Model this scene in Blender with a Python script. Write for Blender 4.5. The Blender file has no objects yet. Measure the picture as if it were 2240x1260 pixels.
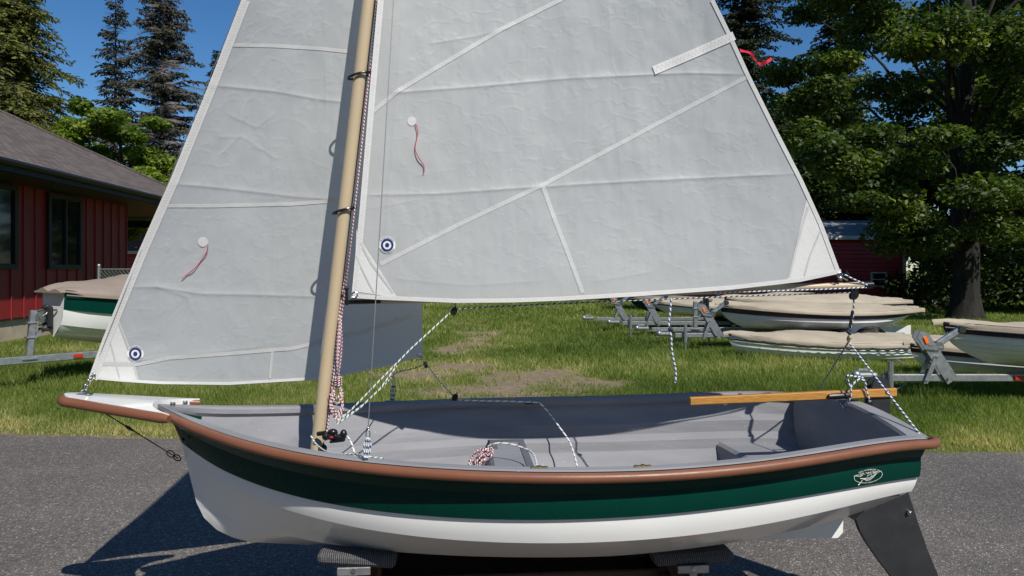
import bpy, math, random
import numpy as np
from mathutils import Vector, Matrix
R = math.radians
random.seed(7); rng = np.random.default_rng(7)
SC = bpy.context.scene
COL = SC.collection

# ------------------------------------------------------------------ camera, sky, sun, exposure
CH = 1.35                                  # camera height
FX, CX, CY = 1600.0, 1120.0, 590.0         # focal length and principal point in photograph pixels
cam_d = bpy.data.cameras.new('camera'); cam = bpy.data.objects.new('camera', cam_d); COL.objects.link(cam)
cam_d.sensor_width = 36; cam_d.lens = 36 * FX / 2240; cam_d.shift_y = -(630 - CY) / 2240
cam_d.clip_start = 0.05; cam_d.clip_end = 2000
cam.location = (0, 0, CH); cam.rotation_euler = (R(90), 0, 0)
SC.camera = cam
SUN_AZ, SUN_EL = 31.0, 46.0                # azimuth to the right of straight behind the camera
W = bpy.data.worlds.new('World'); SC.world = W; W.use_nodes = True
nt = W.node_tree; nt.nodes.clear()
sky = nt.nodes.new('ShaderNodeTexSky'); sky.sky_type = 'NISHITA'; sky.sun_disc = False
sky.sun_elevation = R(SUN_EL); sky.sun_rotation = R(180 - SUN_AZ)
sky.altitude = 800; sky.air_density = 1.0; sky.dust_density = 0.0; sky.ozone_density = 5.0
bgn = nt.nodes.new('ShaderNodeBackground'); bgn.inputs[1].default_value = 0.085
won = nt.nodes.new('ShaderNodeOutputWorld')
hs = nt.nodes.new('ShaderNodeHueSaturation'); hs.inputs['Saturation'].default_value = 1.2
nt.links.new(sky.outputs[0], hs.inputs['Color']); nt.links.new(hs.outputs[0], bgn.inputs[0]); nt.links.new(bgn.outputs[0], won.inputs[0])
sun_d = bpy.data.lights.new('sun', 'SUN'); sun = bpy.data.objects.new('sun', sun_d); COL.objects.link(sun)
sun_d.energy = 4.3; sun_d.angle = R(0.53); sun_d.color = (1.0, 0.955, 0.89)
sdir = Vector((math.sin(R(SUN_AZ)) * math.cos(R(SUN_EL)), -math.cos(R(SUN_AZ)) * math.cos(R(SUN_EL)), math.sin(R(SUN_EL))))
sun.rotation_euler = sdir.to_track_quat('Z', 'Y').to_euler(); sun.location = (6, -10, 12)
SC.view_settings.view_transform = 'Standard'; SC.view_settings.look = 'None'
SC.view_settings.exposure = 0.18; SC.view_settings.gamma = 1

# ------------------------------------------------------------------ materials
def nodes(name):
    m = bpy.data.materials.new(name); m.use_nodes = True
    t = m.node_tree; t.nodes.clear()
    o = t.nodes.new('ShaderNodeOutputMaterial'); p = t.nodes.new('ShaderNodeBsdfPrincipled')
    t.links.new(p.outputs[0], o.inputs[0])
    return m, t, p, o
def N(t, kind, **kw):
    n = t.nodes.new(kind)
    for k, v in kw.items():
        if k in n.inputs: n.inputs[k].default_value = v
        else: setattr(n, k, v)
    return n
def ramp(t, src, stops):
    r = t.nodes.new('ShaderNodeValToRGB'); e = r.color_ramp.elements
    while len(e) < len(stops): e.new(0.5)
    for i, (p, c) in enumerate(stops):
        e[i].position = p; e[i].color = (c[0], c[1], c[2], 1) if hasattr(c, '__len__') else (c, c, c, 1)
    t.links.new(src, r.inputs[0]); return r
def mixc(t, fac, a, b, mode='MIX'):
    m = t.nodes.new('ShaderNodeMix'); m.data_type = 'RGBA'; m.blend_type = mode
    for i, s in ((0, fac), (6, a), (7, b)):
        if hasattr(s, 'links') or isinstance(s, bpy.types.NodeSocket): t.links.new(s, m.inputs[i])
        elif i == 0: m.inputs[0].default_value = s
        else: m.inputs[i].default_value = (s[0], s[1], s[2], 1)
    return m.outputs[2]
def coords(t, scale=(1, 1, 1), kind='Object', rot=(0, 0, 0)):
    c = t.nodes.new('ShaderNodeTexCoord'); mp = t.nodes.new('ShaderNodeMapping')
    mp.inputs['Scale'].default_value = scale; mp.inputs['Rotation'].default_value = rot
    t.links.new(c.outputs[kind], mp.inputs[0]); return mp.outputs[0]
def noise(t, vec, scale, detail=4, rough=0.55, out=0):
    n = t.nodes.new('ShaderNodeTexNoise'); n.inputs['Scale'].default_value = scale
    n.inputs['Detail'].default_value = detail; n.inputs['Roughness'].default_value = rough
    t.links.new(vec, n.inputs['Vector']); return n.outputs[out]
def bump(t, p, h, strength=0.3, dist=0.01, prev=None):
    b = t.nodes.new('ShaderNodeBump'); b.inputs['Strength'].default_value = strength
    b.inputs['Distance'].default_value = dist; t.links.new(h, b.inputs['Height'])
    if prev: t.links.new(prev.outputs[0], b.inputs['Normal'])
    t.links.new(b.outputs[0], p.inputs['Normal']); return b
def simple(name, col, rough=0.5, metal=0, var=0.12, nscale=12, bmp=0.0, bscale=60, coat=0, spec=0.5, stretch=(1, 1, 1)):
    m, t, p, o = nodes(name); v = coords(t, stretch)
    n = noise(t, v, nscale, 5)
    a = [c * (1 - var) for c in col]; b = [min(1, c * (1 + var)) for c in col]
    r = ramp(t, n, [(0.3, a), (0.7, b)]); t.links.new(r.outputs[0], p.inputs['Base Color'])
    rr = ramp(t, noise(t, v, nscale * 3, 3), [(0.3, rough * 0.85), (0.7, min(1, rough * 1.15))])
    t.links.new(rr.outputs[0], p.inputs['Roughness'])
    p.inputs['Metallic'].default_value = metal; p.inputs['Coat Weight'].default_value = coat
    p.inputs['Coat Roughness'].default_value = 0.05; p.inputs['Specular IOR Level'].default_value = spec
    if bmp: bump(t, p, noise(t, v, bscale, 3), bmp, 0.01)
    return m
M = {}
M['green_gel'] = simple('green gelcoat', (0.0003, 0.033, 0.023), 0.25, var=0.05, coat=0.0, spec=0.13)
M['white_gel'] = simple('white gelcoat', (0.80, 0.80, 0.77), 0.16, var=0.03, coat=0.5, nscale=4)
M['white_boat'] = simple('white painted hull', (0.74, 0.745, 0.71), 0.3, var=0.05, nscale=3)
M['navy'] = simple('navy gelcoat', (0.006, 0.008, 0.022), 0.25, var=0.1)
M['blue'] = simple('blue gelcoat', (0.006, 0.02, 0.1), 0.25, var=0.1)
M['burgundy'] = simple('burgundy paint', (0.05, 0.004, 0.006), 0.3)
M['rail'] = simple('brown rubber rail', (0.20, 0.078, 0.040), 0.42, var=0.08, nscale=6, bmp=0.04)
M['spar'] = simple('tan painted spar', (0.52, 0.415, 0.265), 0.33, var=0.03, nscale=4)
M['black'] = simple('black plastic', (0.010, 0.010, 0.011), 0.3, var=0.2)
M['rubber'] = simple('black rubber', (0.014, 0.014, 0.015), 0.7)
M['steel'] = simple('stainless steel', (0.5, 0.5, 0.5), 0.22, metal=1, nscale=40)
M['wire'] = simple('wire rope', (0.33, 0.33, 0.33), 0.45, metal=0.8, nscale=400, var=0.4)
M['dark_wire'] = simple('dark wire', (0.03, 0.03, 0.033), 0.4, metal=0.5)
M['brass'] = simple('brass', (0.62, 0.43, 0.16), 0.25, metal=1, nscale=60)
M['galv'] = simple('galvanised steel', (0.36, 0.375, 0.39), 0.42, metal=0.75, var=0.2, nscale=22, bmp=0.05)
M['red_lens'] = simple('red lens', (0.42, 0.03, 0.01), 0.2)
M['orange_lens'] = simple('orange reflector', (0.95, 0.17, 0.02), 0.25)
M['canvas'] = simple('tan canvas', (0.41, 0.352, 0.26), 0.85, var=0.13, nscale=4, bmp=0.5, bscale=7, stretch=(0.6, 1, 1))
M['canvas_dark'] = simple('taupe canvas', (0.25, 0.20, 0.16), 0.85, var=0.13, nscale=3, bmp=0.5, bscale=5)
M['rudder'] = simple('charcoal rudder board', (0.022, 0.023, 0.026), 0.5, var=0.25, nscale=9, bmp=0.05)
M['fascia'] = simple('black fascia', (0.012, 0.012, 0.013), 0.5)
M['concrete'] = simple('tan concrete', (0.42, 0.345, 0.25), 0.9, var=0.2, nscale=3, bmp=0.3, bscale=30)
M['bark'] = simple('dark bark', (0.014, 0.011, 0.008), 0.95, var=0.6, nscale=4, bmp=0.9, bscale=14, stretch=(1, 1, 0.3))
M['grey_bark'] = simple('grey dead bark', (0.17, 0.15, 0.135), 0.95, var=0.3, nscale=5)
M['red_tape'] = simple('red ribbon', (0.52, 0.01, 0.035), 0.5)
M['decal_blue'] = simple('blue print', (0.012, 0.03, 0.15), 0.4)
M['decal_white'] = simple('white print', (0.78, 0.78, 0.72), 0.45, var=0.03)
M['patch'] = simple('clear patch film', (0.60, 0.60, 0.585), 0.25, var=0.04)
M['white_trim'] = simple('white trim', (0.55, 0.55, 0.53), 0.5)

def m_grey_inside():
    m, t, p, o = nodes('grey speckled gelcoat inside'); v = coords(t)
    n = noise(t, coords(t, (0.35, 1, 3)), 6, 5, 0.6)
    base = ramp(t, n, [(0.3, (0.20, 0.202, 0.215)), (0.7, (0.255, 0.257, 0.27))]).outputs[0]
    vo = N(t, 'ShaderNodeTexVoronoi', Scale=38.0); t.links.new(v, vo.inputs['Vector'])
    nn = noise(t, v, 5, 2)
    fl = ramp(t, vo.outputs['Distance'], [(0.0, 1.0), (0.085, 0.0)]).outputs[0]
    gate = ramp(t, nn, [(0.52, 0.0), (0.6, 1.0)]).outputs[0]
    mm = N(t, 'ShaderNodeMath', operation='MULTIPLY'); t.links.new(fl, mm.inputs[0]); t.links.new(gate, mm.inputs[1])
    t.links.new(mixc(t, mm.outputs[0], base, (0.75, 0.75, 0.75)), p.inputs['Base Color'])
    p.inputs['Roughness'].default_value = 0.6; p.inputs['Specular IOR Level'].default_value = 0.3
    b = bump(t, p, noise(t, coords(t, (0.5, 1, 1.6)), 22, 6, 0.65), 0.35, 0.006)
    bump(t, p, noise(t, coords(t, (0.3, 1, 2.2)), 5, 4), 0.3, 0.02, b)
    return m
M['grey_in'] = m_grey_inside()

def m_asphalt():
    m, t, p, o = nodes('asphalt'); v = coords(t)
    vo = N(t, 'ShaderNodeTexVoronoi', Scale=150.0); t.links.new(v, vo.inputs['Vector'])
    st = ramp(t, vo.outputs['Color'], [(0.0, 0.075), (0.5, 0.15), (0.82, 0.22), (0.90, 0.48), (1.0, 0.62)]).outputs[0]
    big = ramp(t, noise(t, v, 0.8, 5, 0.6), [(0.3, (0.72, 0.72, 0.73)), (0.7, (1.18, 1.16, 1.12))]).outputs[0]
    c = mixc(t, 1.0, st, big, 'MULTIPLY')
    mid = ramp(t, noise(t, v, 30, 4, 0.7), [(0.3, 0.72), (0.7, 1.2)]).outputs[0]
    c = mixc(t, 1.0, c, mid, 'MULTIPLY')
    c = mixc(t, 1.0, c, (0.95, 0.855, 0.765), 'MULTIPLY')
    t.links.new(c, p.inputs['Base Color']); p.inputs['Roughness'].default_value = 0.85
    inv = ramp(t, vo.outputs['Distance'], [(0.0, 1.0), (0.6, 0.0)]).outputs[0]
    b = bump(t, p, inv, 0.7, 0.006); bump(t, p, noise(t, v, 45, 4, 0.7), 0.6, 0.008, b)
    return m
M['asphalt'] = m_asphalt()

def m_ground():
    m, t, p, o = nodes('lawn soil'); v = coords(t)
    at = N(t, 'ShaderNodeAttribute', attribute_name='dirt')
    g = ramp(t, noise(t, v, 7, 6, 0.7), [(0.3, (0.07, 0.085, 0.02)), (0.55, (0.13, 0.15, 0.04)), (0.75, (0.2, 0.19, 0.08))]).outputs[0]
    gl = ramp(t, noise(t, v, 0.35, 4), [(0.3, (0.8, 0.9, 0.8)), (0.7, (1.25, 1.15, 1.0))]).outputs[0]
    g = mixc(t, 1.0, g, gl, 'MULTIPLY')
    d = ramp(t, noise(t, v, 9, 7, 0.7), [(0.3, (0.17, 0.125, 0.08)), (0.7, (0.33, 0.265, 0.18))]).outputs[0]
    fr = ramp(t, at.outputs['Fac'], [(0.25, 0.0), (0.6, 1.0)]).outputs[0]
    t.links.new(mixc(t, fr, g, d), p.inputs['Base Color']); p.inputs['Roughness'].default_value = 0.95
    p.inputs['Specular IOR Level'].default_value = 0.1
    bump(t, p, noise(t, v, 35, 5, 0.7), 0.7, 0.03)
    return m
M['ground'] = m_ground()

def leafy(name, c1, c2, c3, trans=0.35, rough=0.5):
    m, t, p, o = nodes(name)
    at = N(t, 'ShaderNodeAttribute', attribute_name='tint')
    c = ramp(t, at.outputs['Fac'], [(0.0, c1), (0.55, c2), (1.0, c3)]).outputs[0]
    t.links.new(c, p.inputs['Base Color']); p.inputs['Roughness'].default_value = rough
    p.inputs['Specular IOR Level'].default_value = 0.3
    tr = t.nodes.new('ShaderNodeBsdfTranslucent'); t.links.new(mixc(t, 1.0, c, (1.5, 1.9, 0.55), 'MULTIPLY'), tr.inputs[0])
    mx = t.nodes.new('ShaderNodeMixShader'); mx.inputs[0].default_value = trans
    t.links.new(p.outputs[0], mx.inputs[1]); t.links.new(tr.outputs[0], mx.inputs[2]); t.links.new(mx.outputs[0], o.inputs[0])
    return m
M['maple'] = leafy('maple leaves', (0.022, 0.040, 0.010), (0.060, 0.092, 0.018), (0.22, 0.25, 0.05))
M['bush'] = leafy('bright bush leaves', (0.035, 0.06, 0.008), (0.12, 0.17, 0.02), (0.25, 0.29, 0.04))
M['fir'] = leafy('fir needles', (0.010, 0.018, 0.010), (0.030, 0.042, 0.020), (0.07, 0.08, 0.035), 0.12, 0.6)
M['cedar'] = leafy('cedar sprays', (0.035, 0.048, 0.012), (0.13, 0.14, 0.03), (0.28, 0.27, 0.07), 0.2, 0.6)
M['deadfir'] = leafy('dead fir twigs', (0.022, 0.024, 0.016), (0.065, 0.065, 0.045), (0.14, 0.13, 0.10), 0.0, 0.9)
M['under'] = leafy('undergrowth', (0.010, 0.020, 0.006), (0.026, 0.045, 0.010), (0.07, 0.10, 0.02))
M['grass'] = leafy('grass blades', (0.085, 0.125, 0.022), (0.19, 0.24, 0.05), (0.46, 0.40, 0.18), 0.42, 0.6)

def m_sail():
    m, t, p, o = nodes('white dacron sailcloth'); v = coords(t)
    c = ramp(t, noise(t, v, 2.5, 5), [(0.3, (0.645, 0.66, 0.64)), (0.7, (0.675, 0.69, 0.67))]).outputs[0]
    t.links.new(c, p.inputs['Base Color']); p.inputs['Roughness'].default_value = 0.42
    p.inputs['Specular IOR Level'].default_value = 0.35
    # crumple: warped ridges
    w = noise(t, v, 3.0, 4, 0.6, 1)
    vm = N(t, 'ShaderNodeVectorMath', operation='MULTIPLY_ADD'); t.links.new(w, vm.inputs[0]); vm.inputs[1].default_value = (0.5, 0.5, 0.5); t.links.new(v, vm.inputs[2])
    vo = N(t, 'ShaderNodeTexVoronoi', Scale=5.0, feature='DISTANCE_TO_EDGE'); t.links.new(vm.outputs[0], vo.inputs['Vector'])
    rg = ramp(t, vo.outputs[0], [(0.0, 1.0), (0.05, 0.35), (0.3, 0.0)]).outputs[0]
    gate = ramp(t, noise(t, v, 2.0, 3), [(0.42, 0.1), (0.62, 1.0)]).outputs[0]
    mm = N(t, 'ShaderNodeMath', operation='MULTIPLY'); t.links.new(rg, mm.inputs[0]); t.links.new(gate, mm.inputs[1])
    b = bump(t, p, mm.outputs[0], 0.06, 0.002)
    b2 = bump(t, p, noise(t, coords(t, (2.2, 1, 0.7), rot=(0, 0.35, 0)), 4, 4, 0.5), 0.10, 0.014, b)
    b3 = bump(t, p, noise(t, coords(t, (1, 1, 3.0), rot=(0, -0.4, 0)), 14, 5), 0.07, 0.005, b2)
    tr = t.nodes.new('ShaderNodeBsdfTranslucent'); tr.inputs[0].default_value = (0.84, 0.82, 0.78, 1); t.links.new(b3.outputs[0], tr.inputs['Normal'])
    mx = t.nodes.new('ShaderNodeMixShader'); mx.inputs[0].default_value = 0.45
    t.links.new(p.outputs[0], mx.inputs[1]); t.links.new(tr.outputs[0], mx.inputs[2]); t.links.new(mx.outputs[0], o.inputs[0])
    return m
M['sail'] = m_sail()
def m_tape(name, c0, c1):
    m, t, p, o = nodes(name)
    uv = N(t, 'ShaderNodeUVMap'); sp = t.nodes.new('ShaderNodeSeparateXYZ'); t.links.new(uv.outputs[0], sp.inputs[0])
    # zig-zag stitch: triangle wave of u against v
    f = N(t, 'ShaderNodeMath', operation='PINGPONG'); t.links.new(sp.outputs[0], f.inputs[0]); f.inputs[1].default_value = 0.5
    s = N(t, 'ShaderNodeMath', operation='SUBTRACT'); t.links.new(sp.outputs[1], s.inputs[0])
    f2 = N(t, 'ShaderNodeMath', operation='MULTIPLY_ADD'); t.links.new(f.outputs[0], f2.inputs[0]); f2.inputs[1].default_value = 1.1; f2.inputs[2].default_value = 0.22
    t.links.new(f2.outputs[0], s.inputs[1])
    a = N(t, 'ShaderNodeMath', operation='ABSOLUTE'); t.links.new(s.outputs[0], a.inputs[0])
    r = ramp(t, a.outputs[0], [(0.05, c0), (0.12, c1)]).outputs[0]
    t.links.new(r, p.inputs['Base Color']); p.inputs['Roughness'].default_value = 0.5
    bump(t, p, noise(t, coords(t), 60, 4), 0.25, 0.004)
    return m
M['tape'] = m_tape('stitched seam tape', (0.43, 0.43, 0.42), (0.52, 0.525, 0.515)); M['hem'] = m_tape('stitched sail hem', (0.50, 0.50, 0.48), (0.64, 0.64, 0.615))
def m_rope(name, ca, cb, k=1.0, thr=0.33):
    m, t, p, o = nodes(name)
    uv = N(t, 'ShaderNodeUVMap'); sp = t.nodes.new('ShaderNodeSeparateXYZ'); t.links.new(uv.outputs[0], sp.inputs[0])
    ad = N(t, 'ShaderNodeMath', operation='ADD'); mu = N(t, 'ShaderNodeMath', operation='MULTIPLY'); mu.inputs[1].default_value = k * 60
    t.links.new(sp.outputs[0], mu.inputs[0]); t.links.new(mu.outputs[0], ad.inputs[0]); t.links.new(sp.outputs[1], ad.inputs[1])
    fr = N(t, 'ShaderNodeMath', operation='FRACT'); t.links.new(ad.outputs[0], fr.inputs[0])
    lt = N(t, 'ShaderNodeMath', operation='LESS_THAN'); t.links.new(fr.outputs[0], lt.inputs[0]); lt.inputs[1].default_value = thr
    t.links.new(mixc(t, lt.outputs[0], ca, cb), p.inputs['Base Color']); p.inputs['Roughness'].default_value = 0.75
    m2 = N(t, 'ShaderNodeMath', operation='SINE'); m3 = N(t, 'ShaderNodeMath', operation='MULTIPLY'); m3.inputs[1].default_value = 900
    t.links.new(sp.outputs[0], m3.inputs[0]); t.links.new(m3.outputs[0], m2.inputs[0]); bump(t, p, m2.outputs[0], 0.3, 0.001)
    return m
M['rope_red'] = m_rope('red fleck rope', (0.72, 0.68, 0.66), (0.30, 0.01, 0.04), 1.3, 0.45)
M['rope_green'] = m_rope('green fleck rope', (0.72, 0.74, 0.68), (0.01, 0.08, 0.03), 0.8, 0.30)
M['rope_blue'] = m_rope('blue fleck rope', (0.68, 0.72, 0.76), (0.02, 0.05, 0.12), 0.9, 0.40)
M['rope_black'] = m_rope('black fleck rope', (0.50, 0.52, 0.5), (0.015, 0.018, 0.02), 0.8, 0.45)
M['rope_white'] = m_rope('white fleck rope', (0.78, 0.78, 0.74), (0.03, 0.04, 0.06), 0.5, 0.18)
def m_wood(name, c1, c2, axis=(1, 12, 12), coat=0.8, rough=0.3, sc=9):
    m, t, p, o = nodes(name); v = coords(t, axis)
    n = noise(t, v, sc, 6, 0.65)
    c = ramp(t, n, [(0.3, c1), (0.7, c2)]).outputs[0]
    t.links.new(c, p.inputs['Base Color']); p.inputs['Roughness'].default_value = rough
    p.inputs['Coat Weight'].default_value = coat; p.inputs['Coat Roughness'].default_value = 0.04
    bump(t, p, n, 0.15, 0.003); return m
M['varnish'] = m_wood('varnished ash', (0.36, 0.15, 0.028), (0.60, 0.31, 0.075), (3, 40, 40))
M['lumber'] = m_wood('dark stained lumber', (0.06, 0.025, 0.012), (0.14, 0.065, 0.03), (12, 12, 1), 0, 0.7)
M['ply'] = m_wood('dark plywood', (0.045, 0.020, 0.012), (0.085, 0.040, 0.022), (2, 12, 20), 0, 0.7)
def m_carpet():
    m, t, p, o = nodes('grey bunk carpet'); v = coords(t)
    wv = N(t, 'ShaderNodeTexWave', Scale=48.0, Distortion=0.7); t.links.new(v, wv.inputs['Vector'])
    c = ramp(t, wv.outputs['Fac'], [(0.2, 0.045), (0.8, 0.15)]).outputs[0]
    t.links.new(mixc(t, 1.0, c, (1, 1.0, 1.05), 'MULTIPLY'), p.inputs['Base Color']); p.inputs['Roughness'].default_value = 1
    b = bump(t, p, wv.outputs['Fac'], 0.8, 0.004); bump(t, p, noise(t, v, 200, 3), 0.8, 0.004, b); return m
M['carpet'] = m_carpet()
def m_red(name, col, axis_rot=0, lap=False):
    m, t, p, o = nodes(name); v = coords(t)
    c = ramp(t, noise(t, v, 2.0, 5), [(0.3, [x * 0.85 for x in col]), (0.7, [x * 1.12 for x in col])]).outputs[0]
    t.links.new(c, p.inputs['Base Color']); p.inputs['Roughness'].default_value = 0.5
    if lap:
        sp = t.nodes.new('ShaderNodeSeparateXYZ'); t.links.new(v, sp.inputs[0])
        mu = N(t, 'ShaderNodeMath', operation='MULTIPLY'); t.links.new(sp.outputs[2], mu.inputs[0]); mu.inputs[1].default_value = 7.0
        fr = N(t, 'ShaderNodeMath', operation='FRACT'); t.links.new(mu.outputs[0], fr.inputs[0])
        rr = ramp(t, fr.outputs[0], [(0.0, 0.0), (0.12, 1.0), (1.0, 0.6)]).outputs[0]
        bump(t, p, rr, 1.0, 0.03)
    else: bump(t, p, noise(t, v, 40, 4), 0.1, 0.01)
    return m
M['red_wall'] = m_red('red painted siding', (0.25, 0.018, 0.020))
M['red_lap'] = m_red('red lap siding', (0.40, 0.03, 0.03), lap=True)
def m_shingle():
    m, t, p, o = nodes('brown asphalt shingles')
    uv = N(t, 'ShaderNodeUVMap')
    br = N(t, 'ShaderNodeTexBrick', Scale=1.0); t.links.new(uv.outputs[0], br.inputs['Vector'])
    br.inputs['Color1'].default_value = (0.085, 0.064, 0.055, 1); br.inputs['Color2'].default_value = (0.15, 0.12, 0.105, 1)
    br.inputs['Mortar'].default_value = (0.035, 0.028, 0.025, 1); br.inputs['Mortar Size'].default_value = 0.012
    br.inputs['Brick Width'].default_value = 0.30; br.inputs['Row Height'].default_value = 0.14; br.inputs['Bias'].default_value = 0.1
    nz = ramp(t, noise(t, coords(t), 30, 4, 0.7), [(0.3, 0.75), (0.7, 1.25)]).outputs[0]
    t.links.new(mixc(t, 1.0, br.outputs['Color'], nz, 'MULTIPLY'), p.inputs['Base Color']); p.inputs['Roughness'].default_value = 0.9
    bump(t, p, br.outputs['Color'], 0.6, 0.02); return m
M['shingle'] = m_shingle()
def m_metalroof(name, col, k):
    m, t, p, o = nodes(name); v = coords(t)
    sp = t.nodes.new('ShaderNodeSeparateXYZ'); t.links.new(v, sp.inputs[0])
    mu = N(t, 'ShaderNodeMath', operation='MULTIPLY'); t.links.new(sp.outputs[0], mu.inputs[0]); mu.inputs[1].default_value = k
    fr = N(t, 'ShaderNodeMath', operation='FRACT'); t.links.new(mu.outputs[0], fr.inputs[0])
    rr = ramp(t, fr.outputs[0], [(0.0, 1.0), (0.12, 0.0), (0.88, 0.0), (1.0, 1.0)]).outputs[0]
    bump(t, p, rr, 1.0, 0.05)
    c = ramp(t, noise(t, v, 2.0, 5), [(0.3, [x * 0.8 for x in col]), (0.7, [x * 1.15 for x in col])]).outputs[0]
    t.links.new(c, p.inputs['Base Color']); p.inputs['Roughness'].default_value = 0.45; return m
M['roof_grey'] = m_metalroof('grey ribbed metal roof', (0.24, 0.26, 0.285), 3.3)
M['roof_red'] = m_metalroof('faded red metal roof', (0.26, 0.07, 0.065), 3.3)
def m_glass():
    m, t, p, o = nodes('dark window glass'); v = coords(t)
    c = ramp(t, noise(t, v, 5, 3), [(0.4, (0.006, 0.007, 0.006)), (0.7, (0.02, 0.023, 0.018))]).outputs[0]
    t.links.new(c, p.inputs['Base Color']); p.inputs['Roughness'].default_value = 0.06; return m
M['glass'] = m_glass()
M['chain'] = simple('green vinyl chain link', (0.015, 0.07, 0.045), 0.5)

# ------------------------------------------------------------------ mesh helpers
class MB:
    def __init__(s): s.v = []; s.f = []; s.uv = []; s.mi = []; s.m = 0
    def face(s, idx, uv=None):
        s.f.append(tuple(idx)); s.mi.append(s.m)
        s.uv.extend(uv if uv else [(0, 0)] * len(idx))
    def poly(s, pts, uv=None):
        b = len(s.v); s.v += [tuple(p) for p in pts]; s.face(range(b, b + len(pts)), uv); return s
    def box(s, c, d, rot=None, bev=0.0):
        b = len(s.v); x, y, z = d[0] / 2, d[1] / 2, d[2] / 2
        if bev <= 0:
            P = [(-x, -y, -z), (x, -y, -z), (x, y, -z), (-x, y, -z), (-x, -y, z), (x, -y, z), (x, y, z), (-x, y, z)]
            F = [(0, 3, 2, 1), (4, 5, 6, 7), (0, 1, 5, 4), (1, 2, 6, 5), (2, 3, 7, 6), (3, 0, 4, 7)]
        else:
            e = min(bev, x * .9, y * .9, z * .9)
            P = []
            for sz in (-1, 1):
                for (sx, sy) in ((-1, -1), (1, -1), (1, 1), (-1, 1)):
                    P += [(sx * (x - e), sy * (y - e), sz * z), (sx * x, sy * (y - e), sz * (z - e)), (sx * (x - e), sy * y, sz * (z - e))]
            def I(k, c_, t): return k * 12 + c_ * 3 + t
            F = [tuple(I(0, c_, 0) for c_ in (0, 3, 2, 1)), tuple(I(1, c_, 0) for c_ in (0, 1, 2, 3)),
                 (I(0, 0, 2), I(0, 1, 2), I(1, 1, 2), I(1, 0, 2)), (I(0, 2, 2), I(0, 3, 2), I(1, 3, 2), I(1, 2, 2)),
                 (I(0, 1, 1), I(0, 2, 1), I(1, 2, 1), I(1, 1, 1)), (I(0, 3, 1), I(0, 0, 1), I(1, 0, 1), I(1, 3, 1))]
            F += [(I(0, 0, 0), I(0, 1, 0), I(0, 1, 2), I(0, 0, 2)), (I(0, 2, 0), I(0, 3, 0), I(0, 3, 2), I(0, 2, 2)),
                  (I(0, 1, 0), I(0, 2, 0), I(0, 2, 1), I(0, 1, 1)), (I(0, 3, 0), I(0, 0, 0), I(0, 0, 1), I(0, 3, 1)),
                  (I(1, 1, 0), I(1, 0, 0), I(1, 0, 2), I(1, 1, 2)), (I(1, 3, 0), I(1, 2, 0), I(1, 2, 2), I(1, 3, 2)),
                  (I(1, 2, 0), I(1, 1, 0), I(1, 1, 1), I(1, 2, 1)), (I(1, 0, 0), I(1, 3, 0), I(1, 3, 1), I(1, 0, 1))]
            for c_ in range(4):
                F += [(I(0, c_, 1), I(0, c_, 2), I(1, c_, 2), I(1, c_, 1)), (I(0, c_, 0), I(0, c_, 1), I(0, c_, 2)), (I(1, c_, 0), I(1, c_, 2), I(1, c_, 1))]
        Mx = rot if rot is not None else Matrix.Identity(3)
        for p in P:
            q = Mx @ Vector(p); s.v.append((q.x + c[0], q.y + c[1], q.z + c[2]))
        for f in F: s.face([b + i for i in f])
        return s
    def beam(s, a, b, w, h, bev=0.0, up=(0, 0, 1)):
        a = Vector(a); b = Vector(b); d = b - a; L = d.length; d.normalize()
        y = Vector(up).cross(d)
        if y.length < 1e-4: y = Vector((0, 1, 0))
        y.normalize(); z = d.cross(y)
        rot = Matrix((d, y, z)).transposed()
        return s.box((a + b) / 2, (L, w, h), rot, bev)
    def tube(s, pts, r, n=8, cap=True, closed=False, flat=1.0):
        pts = [Vector(p) for p in pts]; K = len(pts)
        rs = r if hasattr(r, '__len__') else [r] * K
        T = []
        for i in range(K):
            if closed: d = pts[(i + 1) % K] - pts[i - 1]
            else: d = pts[min(i + 1, K - 1)] - pts[max(i - 1, 0)]
            T.append(d.normalized() if d.length > 1e-9 else Vector((0, 0, 1)))
        up = Vector((0, 0, 1)) if abs(T[0].z) < 0.9 else Vector((0, 1, 0))
        nrm = (up - T[0] * up.dot(T[0])).normalized()
        b0 = len(s.v); L = 0; Ls = []
        for i in range(K):
            if i: L += (pts[i] - pts[i - 1]).length
            Ls.append(L)
            nrm = (nrm - T[i] * nrm.dot(T[i]))
            nrm = nrm.normalized() if nrm.length > 1e-6 else T[i].orthogonal().normalized()
            bi = T[i].cross(nrm)
            for k in range(n):
                a = 2 * math.pi * k / n
                s.v.append(tuple(pts[i] + (nrm * math.cos(a) + bi * math.sin(a) * flat) * rs[i]))
        for i in range(K if closed else K - 1):
            j = (i + 1) % K; l0 = Ls[i]; l1 = Ls[j] if j else L + (pts[0] - pts[-1]).length
            for k in range(n):
                k2 = (k + 1) % n
                s.face((b0 + i * n + k, b0 + j * n + k, b0 + j * n + k2, b0 + i * n + k2), [(l0, k / n), (l1, k / n), (l1, (k + 1) / n), (l0, (k + 1) / n)])
        if cap and not closed:
            s.face([b0 + k for k in range(n)]); s.face([b0 + (K - 1) * n + k for k in reversed(range(n))])
        return s
    def grid(s, G, uvs=None, flip=False):
        b = len(s.v); r = len(G); c = len(G[0])
        for row in G: s.v += [tuple(p) for p in row]
        for i in range(r - 1):
            for j in range(c - 1):
                q = (b + i * c + j, b + i * c + j + 1, b + (i + 1) * c + j + 1, b + (i + 1) * c + j)
                u = None
                if uvs: u = [uvs[i][j], uvs[i][j + 1], uvs[i + 1][j + 1], uvs[i + 1][j]]
                if flip: q = q[::-1]; u = u[::-1] if u else None
                s.face(q, u)
        return s
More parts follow.
